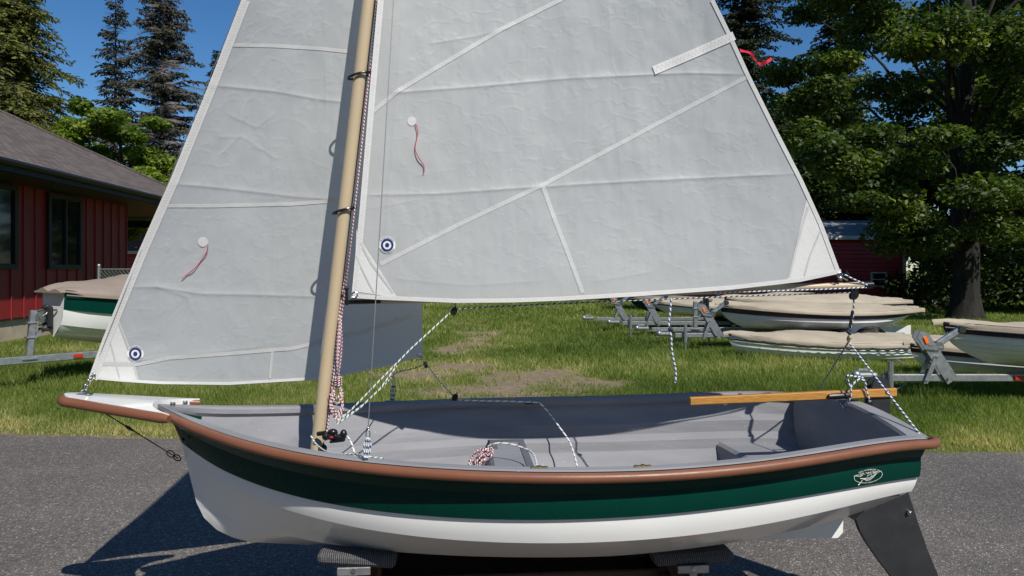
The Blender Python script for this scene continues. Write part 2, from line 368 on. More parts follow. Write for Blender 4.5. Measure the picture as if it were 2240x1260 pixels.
    def prism(s, outline, axis, h):
        """extrude closed 3-D outline by vector"""
        b = len(s.v); n = len(outline); a = Vector(axis) * h
        s.v += [tuple(Vector(p)) for p in outline] + [tuple(Vector(p) + a) for p in outline]
        s.face(list(range(b + n - 1, b - 1, -1))); s.face(range(b + n, b + 2 * n))
        for i in range(n): s.face((b + i, b + (i + 1) % n, b + n + (i + 1) % n, b + n + i))
        return s
    def ball(s, c, r, n=8, sc=(1, 1, 1)):
        G = [[(c[0] + r * sc[0] * math.sin(math.pi * i / n) * math.cos(2 * math.pi * j / (2 * n)),
               c[1] + r * sc[1] * math.sin(math.pi * i / n) * math.sin(2 * math.pi * j / (2 * n)),
               c[2] + r * sc[2] * math.cos(math.pi * i / n)) for j in range(2 * n + 1)] for i in range(n + 1)]
        return s.grid(G)
    def disc(s, c, r, nrm, t=0.004, n=20):
        c = Vector(c); nrm = Vector(nrm).normalized(); return s.tube([c - nrm * t / 2, c + nrm * t / 2], r, n)
    def build(s, name, mats, parent=None, smooth=True, angle=35):
        me = bpy.data.meshes.new(name); me.from_pydata(s.v, [], s.f)
        if not isinstance(mats, (list, tuple)): mats = [mats]
        for m in mats: me.materials.append(m)
        me.polygons.foreach_set('material_index', s.mi)
        ul = me.uv_layers.new(name='UVMap'); ul.data.foreach_set('uv', np.array(s.uv, dtype=np.float32).ravel())
        me.polygons.foreach_set('use_smooth', [smooth] * len(s.f))
        me.validate(); me.update()
        if smooth: me.set_sharp_from_angle(angle=R(angle))
        o = bpy.data.objects.new(name, me); COL.objects.link(o)
        if parent is not None: o.parent = parent
        return o
def npmesh(name, V, F, mat, parent=None, tint=None, smooth=False):
    """V (n,3) float, F (m,k) int, tint per face"""
    me = bpy.data.meshes.new(name); m, k = F.shape
    me.vertices.add(len(V)); me.vertices.foreach_set('co', V.astype(np.float32).ravel())
    me.loops.add(m * k); me.loops.foreach_set('vertex_index', F.astype(np.int32).ravel())
    me.polygons.add(m); me.polygons.foreach_set('loop_start', np.arange(0, m * k, k, dtype=np.int32))
    me.polygons.foreach_set('use_smooth', np.full(m, smooth))
    me.update(calc_edges=True)
    if tint is not None:
        a = me.attributes.new('tint', 'FLOAT', 'FACE'); a.data.foreach_set('value', tint.astype(np.float32))
    me.materials.append(mat)
    o = bpy.data.objects.new(name, me); COL.objects.link(o)
    if parent is not None: o.parent = parent
    return o
def tag(o, label=None, cat=None, group=None, kind=None):
    if label: o['label'] = label
    if cat: o['category'] = cat
    if group: o['group'] = group
    if kind: o['kind'] = kind
    return o
def thing(name, label, cat, loc=(0, 0, 0), rz=0, group=None):
    o = bpy.data.objects.new(name, None); COL.objects.link(o); o.location = loc; o.rotation_euler = (0, 0, rz)
    o.empty_display_size = 0.2
    return tag(o, label, cat, group)
def WP(x, y, d):     # photograph pixel at a depth -> place in the scene
    return ((x - CX) / FX * d, d, CH - (y - CY) / FX * d)
def GP(x, d, z=0): return ((x - CX) / FX * d, d, z)
def smoothline(pts, n=8):
    """Catmull-Rom through points"""
    P = [Vector(p) for p in pts]; P = [P[0] * 2 - P[1]] + P + [P[-1] * 2 - P[-2]]; out = []
    for i in range(1, len(P) - 2):
        for k in range(n):
            t = k / n; a, b, c, d = P[i - 1], P[i], P[i + 1], P[i + 2]
            out.append(0.5 * ((2 * b) + (c - a) * t + (2 * a - 5 * b + 4 * c - d) * t * t + (3 * b - a - 3 * c + d) * t ** 3))
    out.append(P[-2]); return out
# value noise
_perm = rng.random((256, 256))
def vn(x, y):
    x = np.asarray(x, float); y = np.asarray(y, float)
    xi = np.floor(x).astype(int); yi = np.floor(y).astype(int); fx = x - xi; fy = y - yi
    fx = fx * fx * (3 - 2 * fx); fy = fy * fy * (3 - 2 * fy)
    g = lambda a, b: _perm[a % 256, b % 256]
    return (g(xi, yi) * (1 - fx) + g(xi + 1, yi) * fx) * (1 - fy) + (g(xi, yi + 1) * (1 - fx) + g(xi + 1, yi + 1) * fx) * fy
def fbm(x, y, o=4):
    s = 0; a = 0.5; t = 0
    for i in range(o): s = s + a * vn(x * 2 ** i + 17 * i, y * 2 ** i + 31 * i); t += a; a *= 0.5
    return s / t

# ------------------------------------------------------------------ ground, road, grass
def edge_y(X): return 5.66 - 0.08 * X + (fbm(np.asarray(X) * 1.3, np.asarray(X) * 0 + 3.3) - 0.5) * 0.28
PATCH = [(-0.35, 9.3, 1.6, 2.3), (0.35, 8.5, 1.2, 1.3), (-0.75, 12.5, 0.75, 1.5), (-0.8, 15.5, 0.7, 2.0), (-0.9, 19, 0.8, 2.6)]
def dirt(X, Y):
    d = np.zeros_like(X)
    for (cx, cy, rx, ry) in PATCH:
        q = ((X - cx) / rx) ** 2 + ((Y - cy) / ry) ** 2
        d = np.maximum(d, np.clip(1.25 - q, 0, 1))
    n = fbm(X * 1.6, Y * 1.6, 5)
    d = np.clip(d * 1.1 * (1 - .035 * (Y - 9).clip(0, 12)) - (n - 0.30) * 1.9, 0, 1)
    e = Y - edge_y(X)
    d = np.maximum(d, np.clip(0.75 - e / 0.35, 0, 1) * np.clip(1.6 - n * 2, 0, 1))
    return d
def build_ground():
    xs = np.concatenate([[-600, -200, -80, -40], np.linspace(-25, 30, 276), [45, 90, 220, 600]])
    ys = np.concatenate([[-400, -60, 2], np.linspace(5, 32, 180), [40, 60, 120, 300, 900]])
    X, Y = np.meshgrid(xs, ys); V = np.stack([X.ravel(), Y.ravel(), np.zeros(X.size)], 1)
    c = len(xs); r = len(ys); I = np.arange(r * c).reshape(r, c)
    F = np.stack([I[:-1, :-1].ravel(), I[:-1, 1:].ravel(), I[1:, 1:].ravel(), I[1:, :-1].ravel()], 1)
    o = npmesh('ground', V, F, M['ground']); o['kind'] = 'structure'
    a = o.data.attributes.new('dirt', 'FLOAT', 'POINT'); a.data.foreach_set('value', dirt(X.ravel(), Y.ravel()).astype(np.float32))
    xs = np.concatenate([[-300, -80, -30], np.linspace(-15, 15, 400), [30, 80, 300]]); e = edge_y(xs)
    V = np.concatenate([np.stack([xs, e, np.full(len(xs), 0.004)], 1), np.stack([xs, np.full(len(xs), -60.0), np.full(len(xs), 0.004)], 1)])
    n = len(xs); i = np.arange(n - 1)
    F = np.stack([i + n, i + n + 1, i + 1, i], 1)
    o = npmesh('road', V, F, M['asphalt']); o['kind'] = 'structure'
build_ground()
TALL = [(5.5, 8.0, 3.5, 1.0), (3.5, 11.0, 3.0, 0.8), (6.5, 9.2, 2.5, 0.7), (4.5, 13.5, 3.5, 0.7), (-5.7, 9.2, 1.5, 0.8), (1.8, 17, 3, 1.0)]
def build_grass():
    Vs, Ts = [], []
    def batch(n, y0, y1, hx, h0, wid, nb=1):
        # sample uniformly in picture area: near more
        u = rng.random(n); Y = 1 / (1 / y0 + u * (1 / y1 - 1 / y0)); X = (rng.random(n) * 2 - 1) * hx * Y
        e = Y - edge_y(X); d = dirt(X, Y)
        keep = (e > -0.03) & (rng.random(n) > d * 1.12) & (rng.random(n) < 0.35 + e / 0.5)
        keep &= ~((X < -9.2) & (Y > 8))
        X, Y, d, e = X[keep], Y[keep], d[keep], e[keep]; n = len(X)
        big = fbm(X * 0.5, Y * 0.5, 4); sm = fbm(X * 3, Y * 3, 4)
        h = h0 * (0.45 + 1.1 * sm) * (0.6 + 0.8 * rng.random(n))
        for (cx, cy, rx, ry) in TALL:
            h *= 1 + 0.9 * np.exp(-(((X - cx) / rx) ** 2 + ((Y - cy) / ry) ** 2) * 1.5)
        h *= np.clip(0.45 + e / 1.2, 0.4, 1) * (1 - 0.5 * d)
        a = rng.random(n) * 2 * np.pi; w = wid * (0.6 + 0.8 * rng.random(n)) * (0.7 + Y / 14)
        lean = h * (0.25 + 0.6 * rng.random(n)); la = rng.random(n) * 2 * np.pi
        dx, dy = np.cos(a) * w, np.sin(a) * w
        P0 = np.stack([X - dx, Y - dy, np.zeros(n) - 0.002], 1); P1 = np.stack([X + dx, Y + dy, np.zeros(n) - 0.002], 1)
        P2 = np.stack([X + np.cos(la) * lean, Y + np.sin(la) * lean, h], 1)
        Vs.append(np.stack([P0, P1, P2], 1).reshape(-1, 3))
        dry = np.clip(1.0 - e / 0.8, 0, 1) * 0.5 * (.5 + sm)
        Ts.append(np.clip(0.46 + (big - 0.5) * 1.1 + (sm - 0.5) * 0.5 + rng.normal(0, 0.13, n) + dry + d * 0.3, 0, 1))
    batch(190000, 5.2, 9.5, 0.78, 0.055, 0.0040)
    batch(190000, 9.5, 20, 0.78, 0.065, 0.0055)
    batch(60000, 20, 34, 0.8, 0.08, 0.009)
    V = np.concatenate(Vs); T = np.concatenate(Ts); F = np.arange(len(V)).reshape(-1, 3)
    o = npmesh('grass', V, F, M['grass'], tint=T)
    tag(o, 'rough green and yellowing lawn between the road and the parked boats', 'grass', kind='stuff')
build_grass()

# ------------------------------------------------------------------ trees
def leafcloud(C, S, n_per, size, flat=0.6, up=0.5):
    """C clump centres (k,3), S radii (k,3): returns V,F,tint  (kite shaped leaves)"""
    k = len(C); n = k * n_per; idx = np.repeat(np.arange(k), n_per)
    d = rng.normal(size=(n, 3)); d /= np.linalg.norm(d, axis=1)[:, None]; r = rng.random(n) ** 0.45
    P = C[idx] + d * r[:, None] * S[idx]
    nr = rng.normal(size=(n, 3)); nr[:, 2] = np.abs(nr[:, 2]) + up; nr += d * 0.5; nr /= np.linalg.norm(nr, axis=1)[:, None]
    t = np.cross(nr, rng.normal(size=(n, 3))); t /= np.linalg.norm(t, axis=1)[:, None] + 1e-9; b = np.cross(nr, t)
    s = size * (0.55 + 0.9 * rng.random(n))[:, None]
    V = np.stack([P - t * s, P + b * s * flat - t * s * 0.1, P + t * s, P - b * s * flat - t * s * 0.1], 1).reshape(-1, 3)
    F = np.arange(n * 4).reshape(n, 4)
    tc = rng.random(k)[idx]; T = np.clip(0.15 + 0.42 * tc + 0.5 * rng.random(n) ** 1.5, 0, 1)
    return V, F, T
def limb(mb, a, b, r0, r1, sag=0.0, n=6, wob=0.08):
    a = Vector(a); b = Vector(b); L = (b - a).length; pts = []
    for i in range(7):
        t = i / 6; p = a.lerp(b, t); p.z += sag * math.sin(math.pi * t)
        if 0 < i < 6: p += Vector((random.uniform(-1, 1), random.uniform(-1, 1), random.uniform(-1, 1))) * wob * L * 0.35
        pts.append(p)
    mb.tube(pts, [r0 + (r1 - r0) * i / 6 for i in range(7)], n); return pts
def broadleaf(name, label, base, H, r0, crown, nclump, nleaf, leaf, mat, cat='tree', group=None, clear=0.3, clump=1.0, extra=None, trunk_top=0.8, hollow=0.35):
    """crown = (dx,dy,cz,rx,ry,rz)"""
    root = thing(name, label, cat, base, 0, group)
    cx, cy, cz, rx, ry, rz = crown
    d = rng.normal(size=(nclump, 3)); d /= np.linalg.norm(d, axis=1)[:, None]
    r = hollow + (1 - hollow) * rng.random(nclump) ** 0.6
    C = np.array([cx, cy, cz]) + d * r[:, None] * np.array([rx, ry, rz])
    if extra is not None: C = np.concatenate([C, np.array(extra)])
    C = C[C[:, 2] > 0.3]
    S = np.stack([clump * (0.7 + 0.7 * rng.random(len(C))), clump * (0.7 + 0.7 * rng.random(len(C))), clump * (0.35 + 0.35 * rng.random(len(C)))], 1)
    V, F, T = leafcloud(C, S, nleaf, leaf)
    # hold the leaf cloud above the soil
    V[:, 2] = np.maximum(V[:, 2], 0.02)
    mb = MB(); top = (cx * 0.6, cy * 0.6, H * trunk_top)
    tp = limb(mb, (0, 0, -0.05), top, r0, r0 * 0.3, 0, 10, 0.05)
    mb.tube([(0, 0, -0.05), (0, 0, 0.25), (0, 0, 0.7)], [r0 * 1.5, r0 * 1.2, r0 * 0.98], 10, cap=False)
    for i in rng.permutation(len(C))[:max(6, int(len(C) * 0.45))]:
        c = C[i]; k = int(np.clip(c[2] / (H * trunk_top) * 6 * 0.75, 1, 5)); a = tp[k]
        limb(mb, a, c, r0 * 0.26 * (1 - k / 9), 0.018, 0.25, 5, 0.12)
    mb.build('trunk', M['bark'], root)
    npmesh('crown', V, F, mat, root, T)
    return root
def conifer(name, label, base, H, rad, mat, dens=1.0, bare=0.0, droop=0.25, group=None, lean=0, spray=0.22, first=0.12, bark=None):
    root = thing(name, label, 'tree', base, 0, group)
    mb = MB(); mb.tube([(lean * t * H, 0, H * t) for t in np.linspace(0, 1, 8)], [max(0.02, H * 0.014 * (1 - t)) for t in np.linspace(0, 1, 8)], 8)
    tw = []; C = []; D = []; nb = int(H * 11 * dens)
    for i in range(nb):
        t = first + (1 - first) * (i + random.random()) / nb; z = H * t; a = random.random() * 2 * math.pi
        L = rad * (1 - t) ** 0.75 * random.uniform(0.55, 1.15) + 0.15
        dx, dy = math.cos(a), math.sin(a); s0 = Vector((lean * z, 0, z))
        e = s0 + Vector((dx * L, dy * L, -L * droop * random.uniform(0.2, 1.8) + 0.12 * L))
        mid = s0.lerp(e, 0.5) + Vector((0, 0, 0.10 * L))
        mb.tube([s0, mid, e], [0.022 + 0.012 * L, 0.016 + 0.004 * L, 0.007], 4, cap=False)
        isb = random.random() < bare
        m = max(3, int(L / spray * 2.6))
        for j in range(m):
            q = (j + 0.6) / m; p = s0.lerp(mid, q * 2) if q < 0.5 else mid.lerp(e, q * 2 - 1)
            for sgn in (-1, 1):
                ln = spray * (1.35 - q * 0.7) * random.uniform(0.6, 1.2) * (2.0 if isb else 1.3)
                dr = Vector((dx * 0.55 - sgn * dy, dy * 0.55 + sgn * dx, random.uniform(-0.75, 0.05)))
                if isb:
                    tw.append((p, p + dr.normalized() * ln))
                else: C.append(p); D.append(dr.normalized() * ln)
    for (a_, b_) in tw: mb.tube([a_, b_], [0.008, 0.003], 3, cap=False)
    mb.build('trunk', bark or M['bark'], root)
    C = np.array([tuple(c) for c in C]); D = np.array([tuple(c) for c in D]); n = len(C); k = 5
    P = np.repeat(C, k, 0) + np.repeat(D, k, 0) * rng.random((n * k, 1)); Dn = np.repeat(D, k, 0) * (0.35 + 0.4 * rng.random((n * k, 1)))
    Dn = Dn + rng.normal(size=Dn.shape) * 0.035; Dn[:, 2] -= 0.03
    w = np.cross(Dn, rng.normal(size=Dn.shape)); w /= np.linalg.norm(w, axis=1)[:, None] + 1e-9; w *= 0.030 + 0.02 * rng.random((n * k, 1))
    V = np.stack([P - w * 0.5, P + w, P + Dn, P - w], 1).reshape(-1, 3)
    V = np.stack([P, P + Dn * 0.5 + w, P + Dn, P + Dn * 0.5 - w], 1).reshape(-1, 3)
    F = np.arange(n * k * 4).reshape(-1, 4)
    T = np.clip(0.15 + 0.35 * np.repeat(rng.random(n), k) + 0.4 * rng.random(n * k), 0, 1)
    npmesh('crown', V, F, mat, root, T)
    return root
def build_trees():
    g = 'trees behind the boat yard'
    # big maple on the right, trunk in view
    ex = []
    for (px, py, dd) in [(1760, 300, -1), (1800, 330, -2), (1850, 360, -2), (1900, 300, -1.5), (1920, 400, -2), (1960, 430, -2), (1980, 480, -1.5), (1880, 440, -2), (1800, 200, -1),
                         (1750, 230, 0), (2180, 330, -2), (2220, 300, -2), (2150, 420, -2.5), (2200, 120, -2), (2230, 60, -2), (1980, 360, -2), (2060, 300, -3), (2030, 520, -1.5),
                         (1960, 520, -1), (1830, 140, -1), (1900, 60, 0), (2000, 100, -2), (2080, 60, -2), (2180, 500, -2), (2230, 430, -2), (1720, 160, 0), (1930, 190, -1)]:
        p = WP(px, py, 20 + dd); ex.append((p[0] - 12.4, p[1] - 20, p[2]))
    broadleaf('maple_tree', 'big broadleaf maple with thick dark trunk at the right edge of the yard', (12.4, 20, 0), 14, 0.36,
              (0.3, 0.3, 8.6, 5.4, 4.5, 5.0), 52, 1250, 0.066, M['maple'], group=g, clump=0.78, extra=ex)
    broadleaf('maple_tree', 'second maple filling the far right corner behind the trailer', (17.6, 23, 0), 14, 0.3, (0, 0, 7.5, 5, 4, 6), 80, 500, 0.10, M['maple'], group=g, clump=1.0)
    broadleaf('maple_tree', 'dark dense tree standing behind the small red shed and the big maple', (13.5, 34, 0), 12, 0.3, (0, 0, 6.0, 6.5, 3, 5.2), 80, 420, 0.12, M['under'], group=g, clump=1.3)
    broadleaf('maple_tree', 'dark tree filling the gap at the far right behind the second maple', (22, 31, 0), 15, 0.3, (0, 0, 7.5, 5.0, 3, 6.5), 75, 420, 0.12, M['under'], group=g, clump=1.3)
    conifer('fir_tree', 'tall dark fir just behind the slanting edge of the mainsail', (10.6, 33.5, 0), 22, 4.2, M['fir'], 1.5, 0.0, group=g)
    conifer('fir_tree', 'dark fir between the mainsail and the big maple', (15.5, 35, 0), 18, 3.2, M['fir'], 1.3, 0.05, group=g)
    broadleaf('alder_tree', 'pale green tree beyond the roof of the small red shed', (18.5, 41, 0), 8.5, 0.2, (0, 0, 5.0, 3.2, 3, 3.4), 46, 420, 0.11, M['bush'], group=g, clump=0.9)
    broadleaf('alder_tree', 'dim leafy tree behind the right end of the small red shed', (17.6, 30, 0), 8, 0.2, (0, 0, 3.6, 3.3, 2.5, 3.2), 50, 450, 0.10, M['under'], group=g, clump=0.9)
    # left side
    conifer('cedar_tree', 'broad yellow-green cedar rising behind the house roof at the far left', (-24.0, 35, 0), 18.5, 5.2, M['cedar'], 2.6, 0.03, 0.5, g, spray=0.36)
    conifer('fir_tree', 'thin scraggly fir with a bent top left of the grey one', (-20.6, 38, 0), 15.9, 2.3, M['deadfir'], 1.1, 0.3, 0.15, g)
    conifer('fir_tree', 'large grey half-dead fir against the blue sky', (-17.2, 36, 0), 17.2, 3.8, M['deadfir'], 2.2, 0.42, 0.10, g, bark=M['grey_bark'])
    conifer('fir_tree', 'small dark fir tip beside the top of the jib', (-15.6, 39, 0), 13.0, 2.2, M['fir'], 1.3, 0.0, 0.2, g)
    broadleaf('maple_tree', 'bright green maple behind the eave of the red house', (-15.0, 28, 0), 8.0, 0.16, (0, 0, 5.3, 2.3, 2.1, 2.7), 52, 620, 0.085, M['bush'], group=g, clump=0.6)
    broadleaf('alder_tree', 'olive tree just over the roof ridge at the far left', (-21.5, 31.5, 0), 8.6, 0.16, (0, 0, 5.6, 3.4, 2.2, 3.0), 60, 520, 0.085, M['cedar'], group=g, clump=0.65)
    broadleaf('alder_tree', 'low green tree seen under the porch roof', (-15.5, 33, 0), 5.5, 0.14, (0, 0, 3.0, 3.0, 2.0, 2.4), 40, 420, 0.09, M['bush'], group=g, clump=0.7)
    # behind the sails
    conifer('fir_tree', 'fir hidden by the upper jib', (-9.5, 40, 0), 14, 3.0, M['fir'], 0.9, 0.1, 0.2, g)
    conifer('fir_tree', 'fir hidden by the mast and mainsail luff', (-4, 42, 0), 16, 3.2, M['fir'], 0.9, 0.1, 0.2, g)
    conifer('fir_tree', 'fir hidden by the middle of the mainsail', (3, 43, 0), 17, 3.4, M['fir'], 0.9, 0.1, 0.2, g)
    broadleaf('maple_tree', 'maple hidden by the mainsail beside the far trailers', (5.5, 33, 0), 9, 0.22, (0, 0, 5.2, 3.8, 3, 3.8), 46, 420, 0.11, M['maple'], group=g, clump=0.95)
    broadleaf('maple_tree', 'maple hidden by the lower mainsail near the mast', (-1.5, 36, 0), 9, 0.22, (0, 0, 5.0, 3.8, 3, 3.6), 46, 380, 0.11, M['maple'], group=g, clump=0.95)
    for (x, y, h, lab) in ((-13, -15, 9.5, 'leafy tree across the road behind the viewer, far left'), (-7.5, -17, 10, 'leafy tree across the road behind the viewer, left'), (-2, -16, 9, 'leafy tree across the road straight behind the viewer'),
                      (3.5, -18, 10, 'leafy tree across the road behind the viewer, right of centre'), (9.5, -17, 9, 'leafy tree across the road behind the viewer, right'), (15.5, -14, 9, 'leafy tree across the road behind the viewer, far right'), (-19, -9, 9, 'leafy tree beside the road behind the viewer at the far left'), (22, -6, 9, 'leafy tree beside the road behind the viewer at the far right')):
        broadleaf('maple_tree', lab, (x, y, 0), h, 0.25, (0, 0, h * .5, 4.2, 3, h * .48), 50, 110, 0.24, M['maple'], group='trees across the road', clump=1.1)
    # undergrowth
    def under(n, fx, fy, lab, m=M['under'], s=0.6, npl=230):
        C = np.stack([fx(rng.random(n)), fy(rng.random(n)), rng.random(n) * 0.2], 1); zz = rng.random(n)
        C[:, 2] = 0.25 + zz * 2.2
        V, F, T = leafcloud(C, np.full((n, 3), s), npl, 0.075); V[:, 2] = np.maximum(V[:, 2], 0.01)
        tag(npmesh('undergrowth', V, F, m, tint=T), lab, 'undergrowth', kind='stuff')
    under(150, lambda u: 12.2 + u * 12, lambda u: 20.5 + u * 5, 'dark leafy undergrowth below the big maple')
    under(110, lambda u: -12 + u * 34, lambda u: 44 + u * 4, 'far hedge line of shrubs behind the yard', s=1.2, npl=260)
build_trees()

# ------------------------------------------------------------------ buildings
def build_house():
    # wall runs nearly along the view direction: w(t) for depth t
    dv = Vector((-0.075, 1, 0)).normalized(); nv = Vector((dv.y, -dv.x, 0))      # along, outward (to the right)
    c0 = Vector((-9.885, 18.8, 0)); ang = math.atan2(dv.y, dv.x)
    root = thing('house', 'dark red board-and-batten house with brown shingle roof at the left edge', 'house', c0, ang)
    # local frame: x along wall (away), y to the left (inward)
    LEN = 16.0; H = 3.1; DEP = 9.0; BASE = 0.42
    m = MB()
    m.box((-LEN / 2, DEP / 2, (BASE + H) / 2), (LEN, DEP, H - BASE))
    m.build('wall', M['red_wall'], root, False)
    k = 0; x = -0.06
    bt = MB()
    while x > -LEN:
        bt.box((x, -0.014, (BASE + H) / 2 - 0.02), (0.035, 0.026, H - BASE + 0.02), bev=0.008); x -= 0.406
    bt.build('batten', M['red_wall'], root, False)
    m = MB(); m.box((-LEN / 2, DEP / 2 + 0.03, BASE / 2 - 0.02), (LEN - 0.06, DEP - 0.02, BASE - 0.006), bev=0.01); m.build('foundation', M['concrete'], root, False)
    m = MB(); m.box((-LEN / 2, -0.008, BASE - 0.005), (LEN, 0.02, 0.03)); m.build('flashing', M['fascia'], root, False)
    def xat(px):      # local x where the wall is seen at a pixel column
        d = 8.48 * 1600 / (1000 - px); return (d - 18.8) / dv.y
    for (pa, pb, za, zb) in ((-75, 31, 1.36, 2.95), (99, 173, 1.36, 2.95)):
        xa, xb = xat(pa), xat(pb); w = xb - xa; xc = (xa + xb) / 2
        f = MB()
        for (cx_, cz, sx, sz) in ((xa + .05, (za + zb) / 2, .1, zb - za), (xb - .05, (za + zb) / 2, .1, zb - za), (xc, za + .05, w - .2, .1), (xc, zb - .05, w - .2, .1), (xc, (za + zb) / 2, .06, zb - za - .2)):
            f.box((cx_, -0.045, cz), (sx, 0.07, sz), bev=0.006)
        fo = f.build('window', M['fascia'], root, False)
        g = MB(); g.box((xc, -0.022, (za + zb) / 2), (w - 0.16, 0.02, zb - za - 0.16)); g.build('pane', M['glass'], fo, False)
    # roof: hip roof, eave line 0.9 out from the wall, porch end 5 m beyond the wall corner
    oh = 0.9; ZE = 3.2; XE = 5.0; X0 = -LEN - 1; P = 0.52; half = DEP / 2 + oh
    ye, yr = -oh, DEP / 2
    zr = ZE + P * half; xr = XE - half
    m = MB(); T = 0.06
    s_ = math.sqrt(1 + P * P)
    def rf(pts, uvs): m.poly(pts, uvs)
    rf([(X0, ye, ZE), (XE, ye, ZE), (xr, yr, zr), (X0, yr, zr)], [(X0, 0), (XE, 0), (xr, half * s_), (X0, half * s_)])
    rf([(XE, ye, ZE), (XE, DEP + oh, ZE), (xr, yr, zr)], [(0, 0), (DEP + 2 * oh, 0), (half, half * s_)])
    rf([(XE, DEP + oh, ZE), (X0, DEP + oh, ZE), (X0, yr, zr), (xr, yr, zr)], [(XE, 0), (X0, 0), (X0, half * s_), (xr, half * s_)])
    m.poly([(X0, ye, ZE), (X0, yr, zr), (X0, DEP + oh, ZE)])
    rfo = m.build('roof', M['shingle'], root, False)
    m = MB(); m.tube([(XE, ye, ZE + 0.015), (xr, yr, zr + 0.02)], 0.05, 5); m.tube([(xr, yr, zr + 0.02), (X0, yr, zr + 0.02)], 0.05, 5); m.build('ridge_cap', M['shingle'], rfo, False)
    m = MB(); m.box(((X0 + XE) / 2, ye - 0.012, ZE - 0.10), (XE - X0 + 0.06, 0.03, 0.19)); m.box((XE + 0.012, DEP / 2, ZE - 0.10), (0.03, DEP + 2 * oh - 0.04, 0.19))
    m.tube([(X0, ye - 0.08, ZE - 0.04), (XE, ye - 0.08, ZE - 0.04)], 0.055, 8)
    m.build('gutter', M['fascia'], root, False)
    m = MB(); m.box(((X0 + XE) / 2, DEP / 2, ZE - 0.20), (XE - X0 - 0.05, DEP + 2 * oh - 0.06, 0.02)); m.build('soffit', M['fascia'], root, False)
    m = MB(); m.box((4.75, 4.5, 2.80), (0.12, 8.5, 0.22)); m.build('porch_beam', M['fascia'], root, False)
    for yy in (0.25, 4.5, 8.7):
        m = MB(); m.box((4.75, yy, 1.345), (0.14, 0.14, 2.69), bev=0.01); m.build('porch_post', M['fascia'], root, False)
build_house()
def shed(label, x0, x1, d0, dep, H, rise, roofmat, wallmat, oh=0.35, window=None, door=None):
    root = thing('shed', label, 'shed', ((x0 + x1) / 2, d0, 0)); w = x1 - x0
    m = MB(); m.box((0, dep / 2, H / 2), (w, dep, H))
    for sx in (-1, 1):
        m.prism([(sx * (w / 2 - .01), 0.01, H), (sx * (w / 2 - .01), dep - .01, H), (sx * (w / 2 - .01), dep / 2, H + rise - 0.05)], (-sx, 0, 0), 0.08)
    m.build('wall', wallmat, root, False)
    m = MB(); hw = w / 2 + oh; e = rise / (dep / 2) * oh
    for sy in (0, 1):
        ya = -oh if sy == 0 else dep + oh; za = H - e
        m.grid([[(-hw, ya, za + 0.05), (hw, ya, za + 0.05)], [(-hw, dep / 2, H + rise), (hw, dep / 2, H + rise)]], flip=bool(sy))
        m.grid([[(-hw, ya, za - 0.0), (hw, ya, za - 0.0)], [(-hw, ya, za + 0.05), (hw, ya, za + 0.05)]])
        m.grid([[(-hw, ya, za), (hw, ya, za)], [(-hw, dep / 2, H + rise - .05), (hw, dep / 2, H + rise - .05)]])
    m.build('roof', roofmat, root, False)
    m = MB(); m.box((0, -oh - 0.016, H - e - 0.03), (2 * hw, 0.03, 0.12)); m.build('fascia', M['white_trim'], root, False)
    for sx in (-1, 1):
        m = MB(); m.box((sx * (w / 2 - 0.04), -0.013, H / 2 - .05), (0.1, 0.03, H - .1)); m.build('corner_board', M['white_trim'], root, False)
    if window:
        for (wx, wz, ww, wh) in window:
            f = MB()
            for (a, b, c_, d_) in ((-ww / 2, 0, .05, wh + .05), (ww / 2, 0, .05, wh + .05), (0, wh / 2, ww - .05, .05), (0, -wh / 2, ww - .05, .05), (0, 0, ww - .05, .04)):
                f.box((wx + a, -0.03, wz + b), (c_, 0.05, d_))
            fo = f.build('window', M['white_trim'], root, False)
            g = MB(); g.box((wx, -0.012, wz), (ww - .03, 0.02, wh - .03)); g.build('pane', M['glass'], fo, False)
    return root
shed('small red lap-sided shed with grey metal roof behind the covered boats', 7.0, 13.45, 25.0, 5.0, 2.55, 0.65, M['roof_grey'], M['red_lap'], window=[(2.30, 1.02, 0.50, 0.46)])
shed('low red outbuilding with faded metal roof past the house porch', -16.5, -11.0, 29.5, 4.0, 2.2, 0.75, M['roof_red'], M['red_lap'])
def build_fence():
    root = thing('chain_link_fence', 'green chain-link fence with galvanised post behind the covered green boat', 'fence', (-9.32, 16.5, 0))
    m = MB(); n = 60; Wd = 4.2; H = 1.36; st = 0.085
    k = int((Wd + H) / st)
    for i in range(-int(H / st), int(Wd / st)):
        for s in (1, -1):
            a = i * st; x0_, z0_, x1_, z1_ = a, 0.05, a + (H - .05), H
            if s < 0: x0_, x1_ = a + (H - .05), a
            # clip to [0,Wd]
            pts = [(x0_, z0_), (x1_, z1_)]
            def cl(p, q):
                (xa, za), (xb, zb) = p, q
                for lim, sg in ((0, 1), (Wd, -1)):
                    if sg * (xa - lim) < 0 and sg * (xb - lim) < 0: return None
                    if sg * (xa - lim) < 0: t = (lim - xa) / (xb - xa); xa, za = lim, za + t * (zb - za)
                    if sg * (xb - lim) < 0: t = (lim - xa) / (xb - xa); xb, zb = lim, za + t * (zb - za)
                return (xa, za), (xb, zb)
            r = cl(*pts)
            if r: m.tube([(r[0][0], 0, r[0][1]), (r[1][0], 0, r[1][1])], 0.006, 3, cap=False)
    m.build('mesh_panel', M['chain'], root, False)
    m = MB(); m.tube([(0, 0, 0), (0, 0, 1.42)], 0.035, 8); m.ball((0, 0, 1.44), 0.042, 5); m.build('post', M['galv'], root)
    m = MB(); m.tube([(Wd, 0, 0), (Wd, 0, 1.40)], 0.03, 8); m.build('post', M['galv'], root)
    m = MB(); m.tube([(0, 0, 1.36), (Wd, 0, 1.36)], 0.018, 6); m.build('top_rail', M['galv'], root)
build_fence()

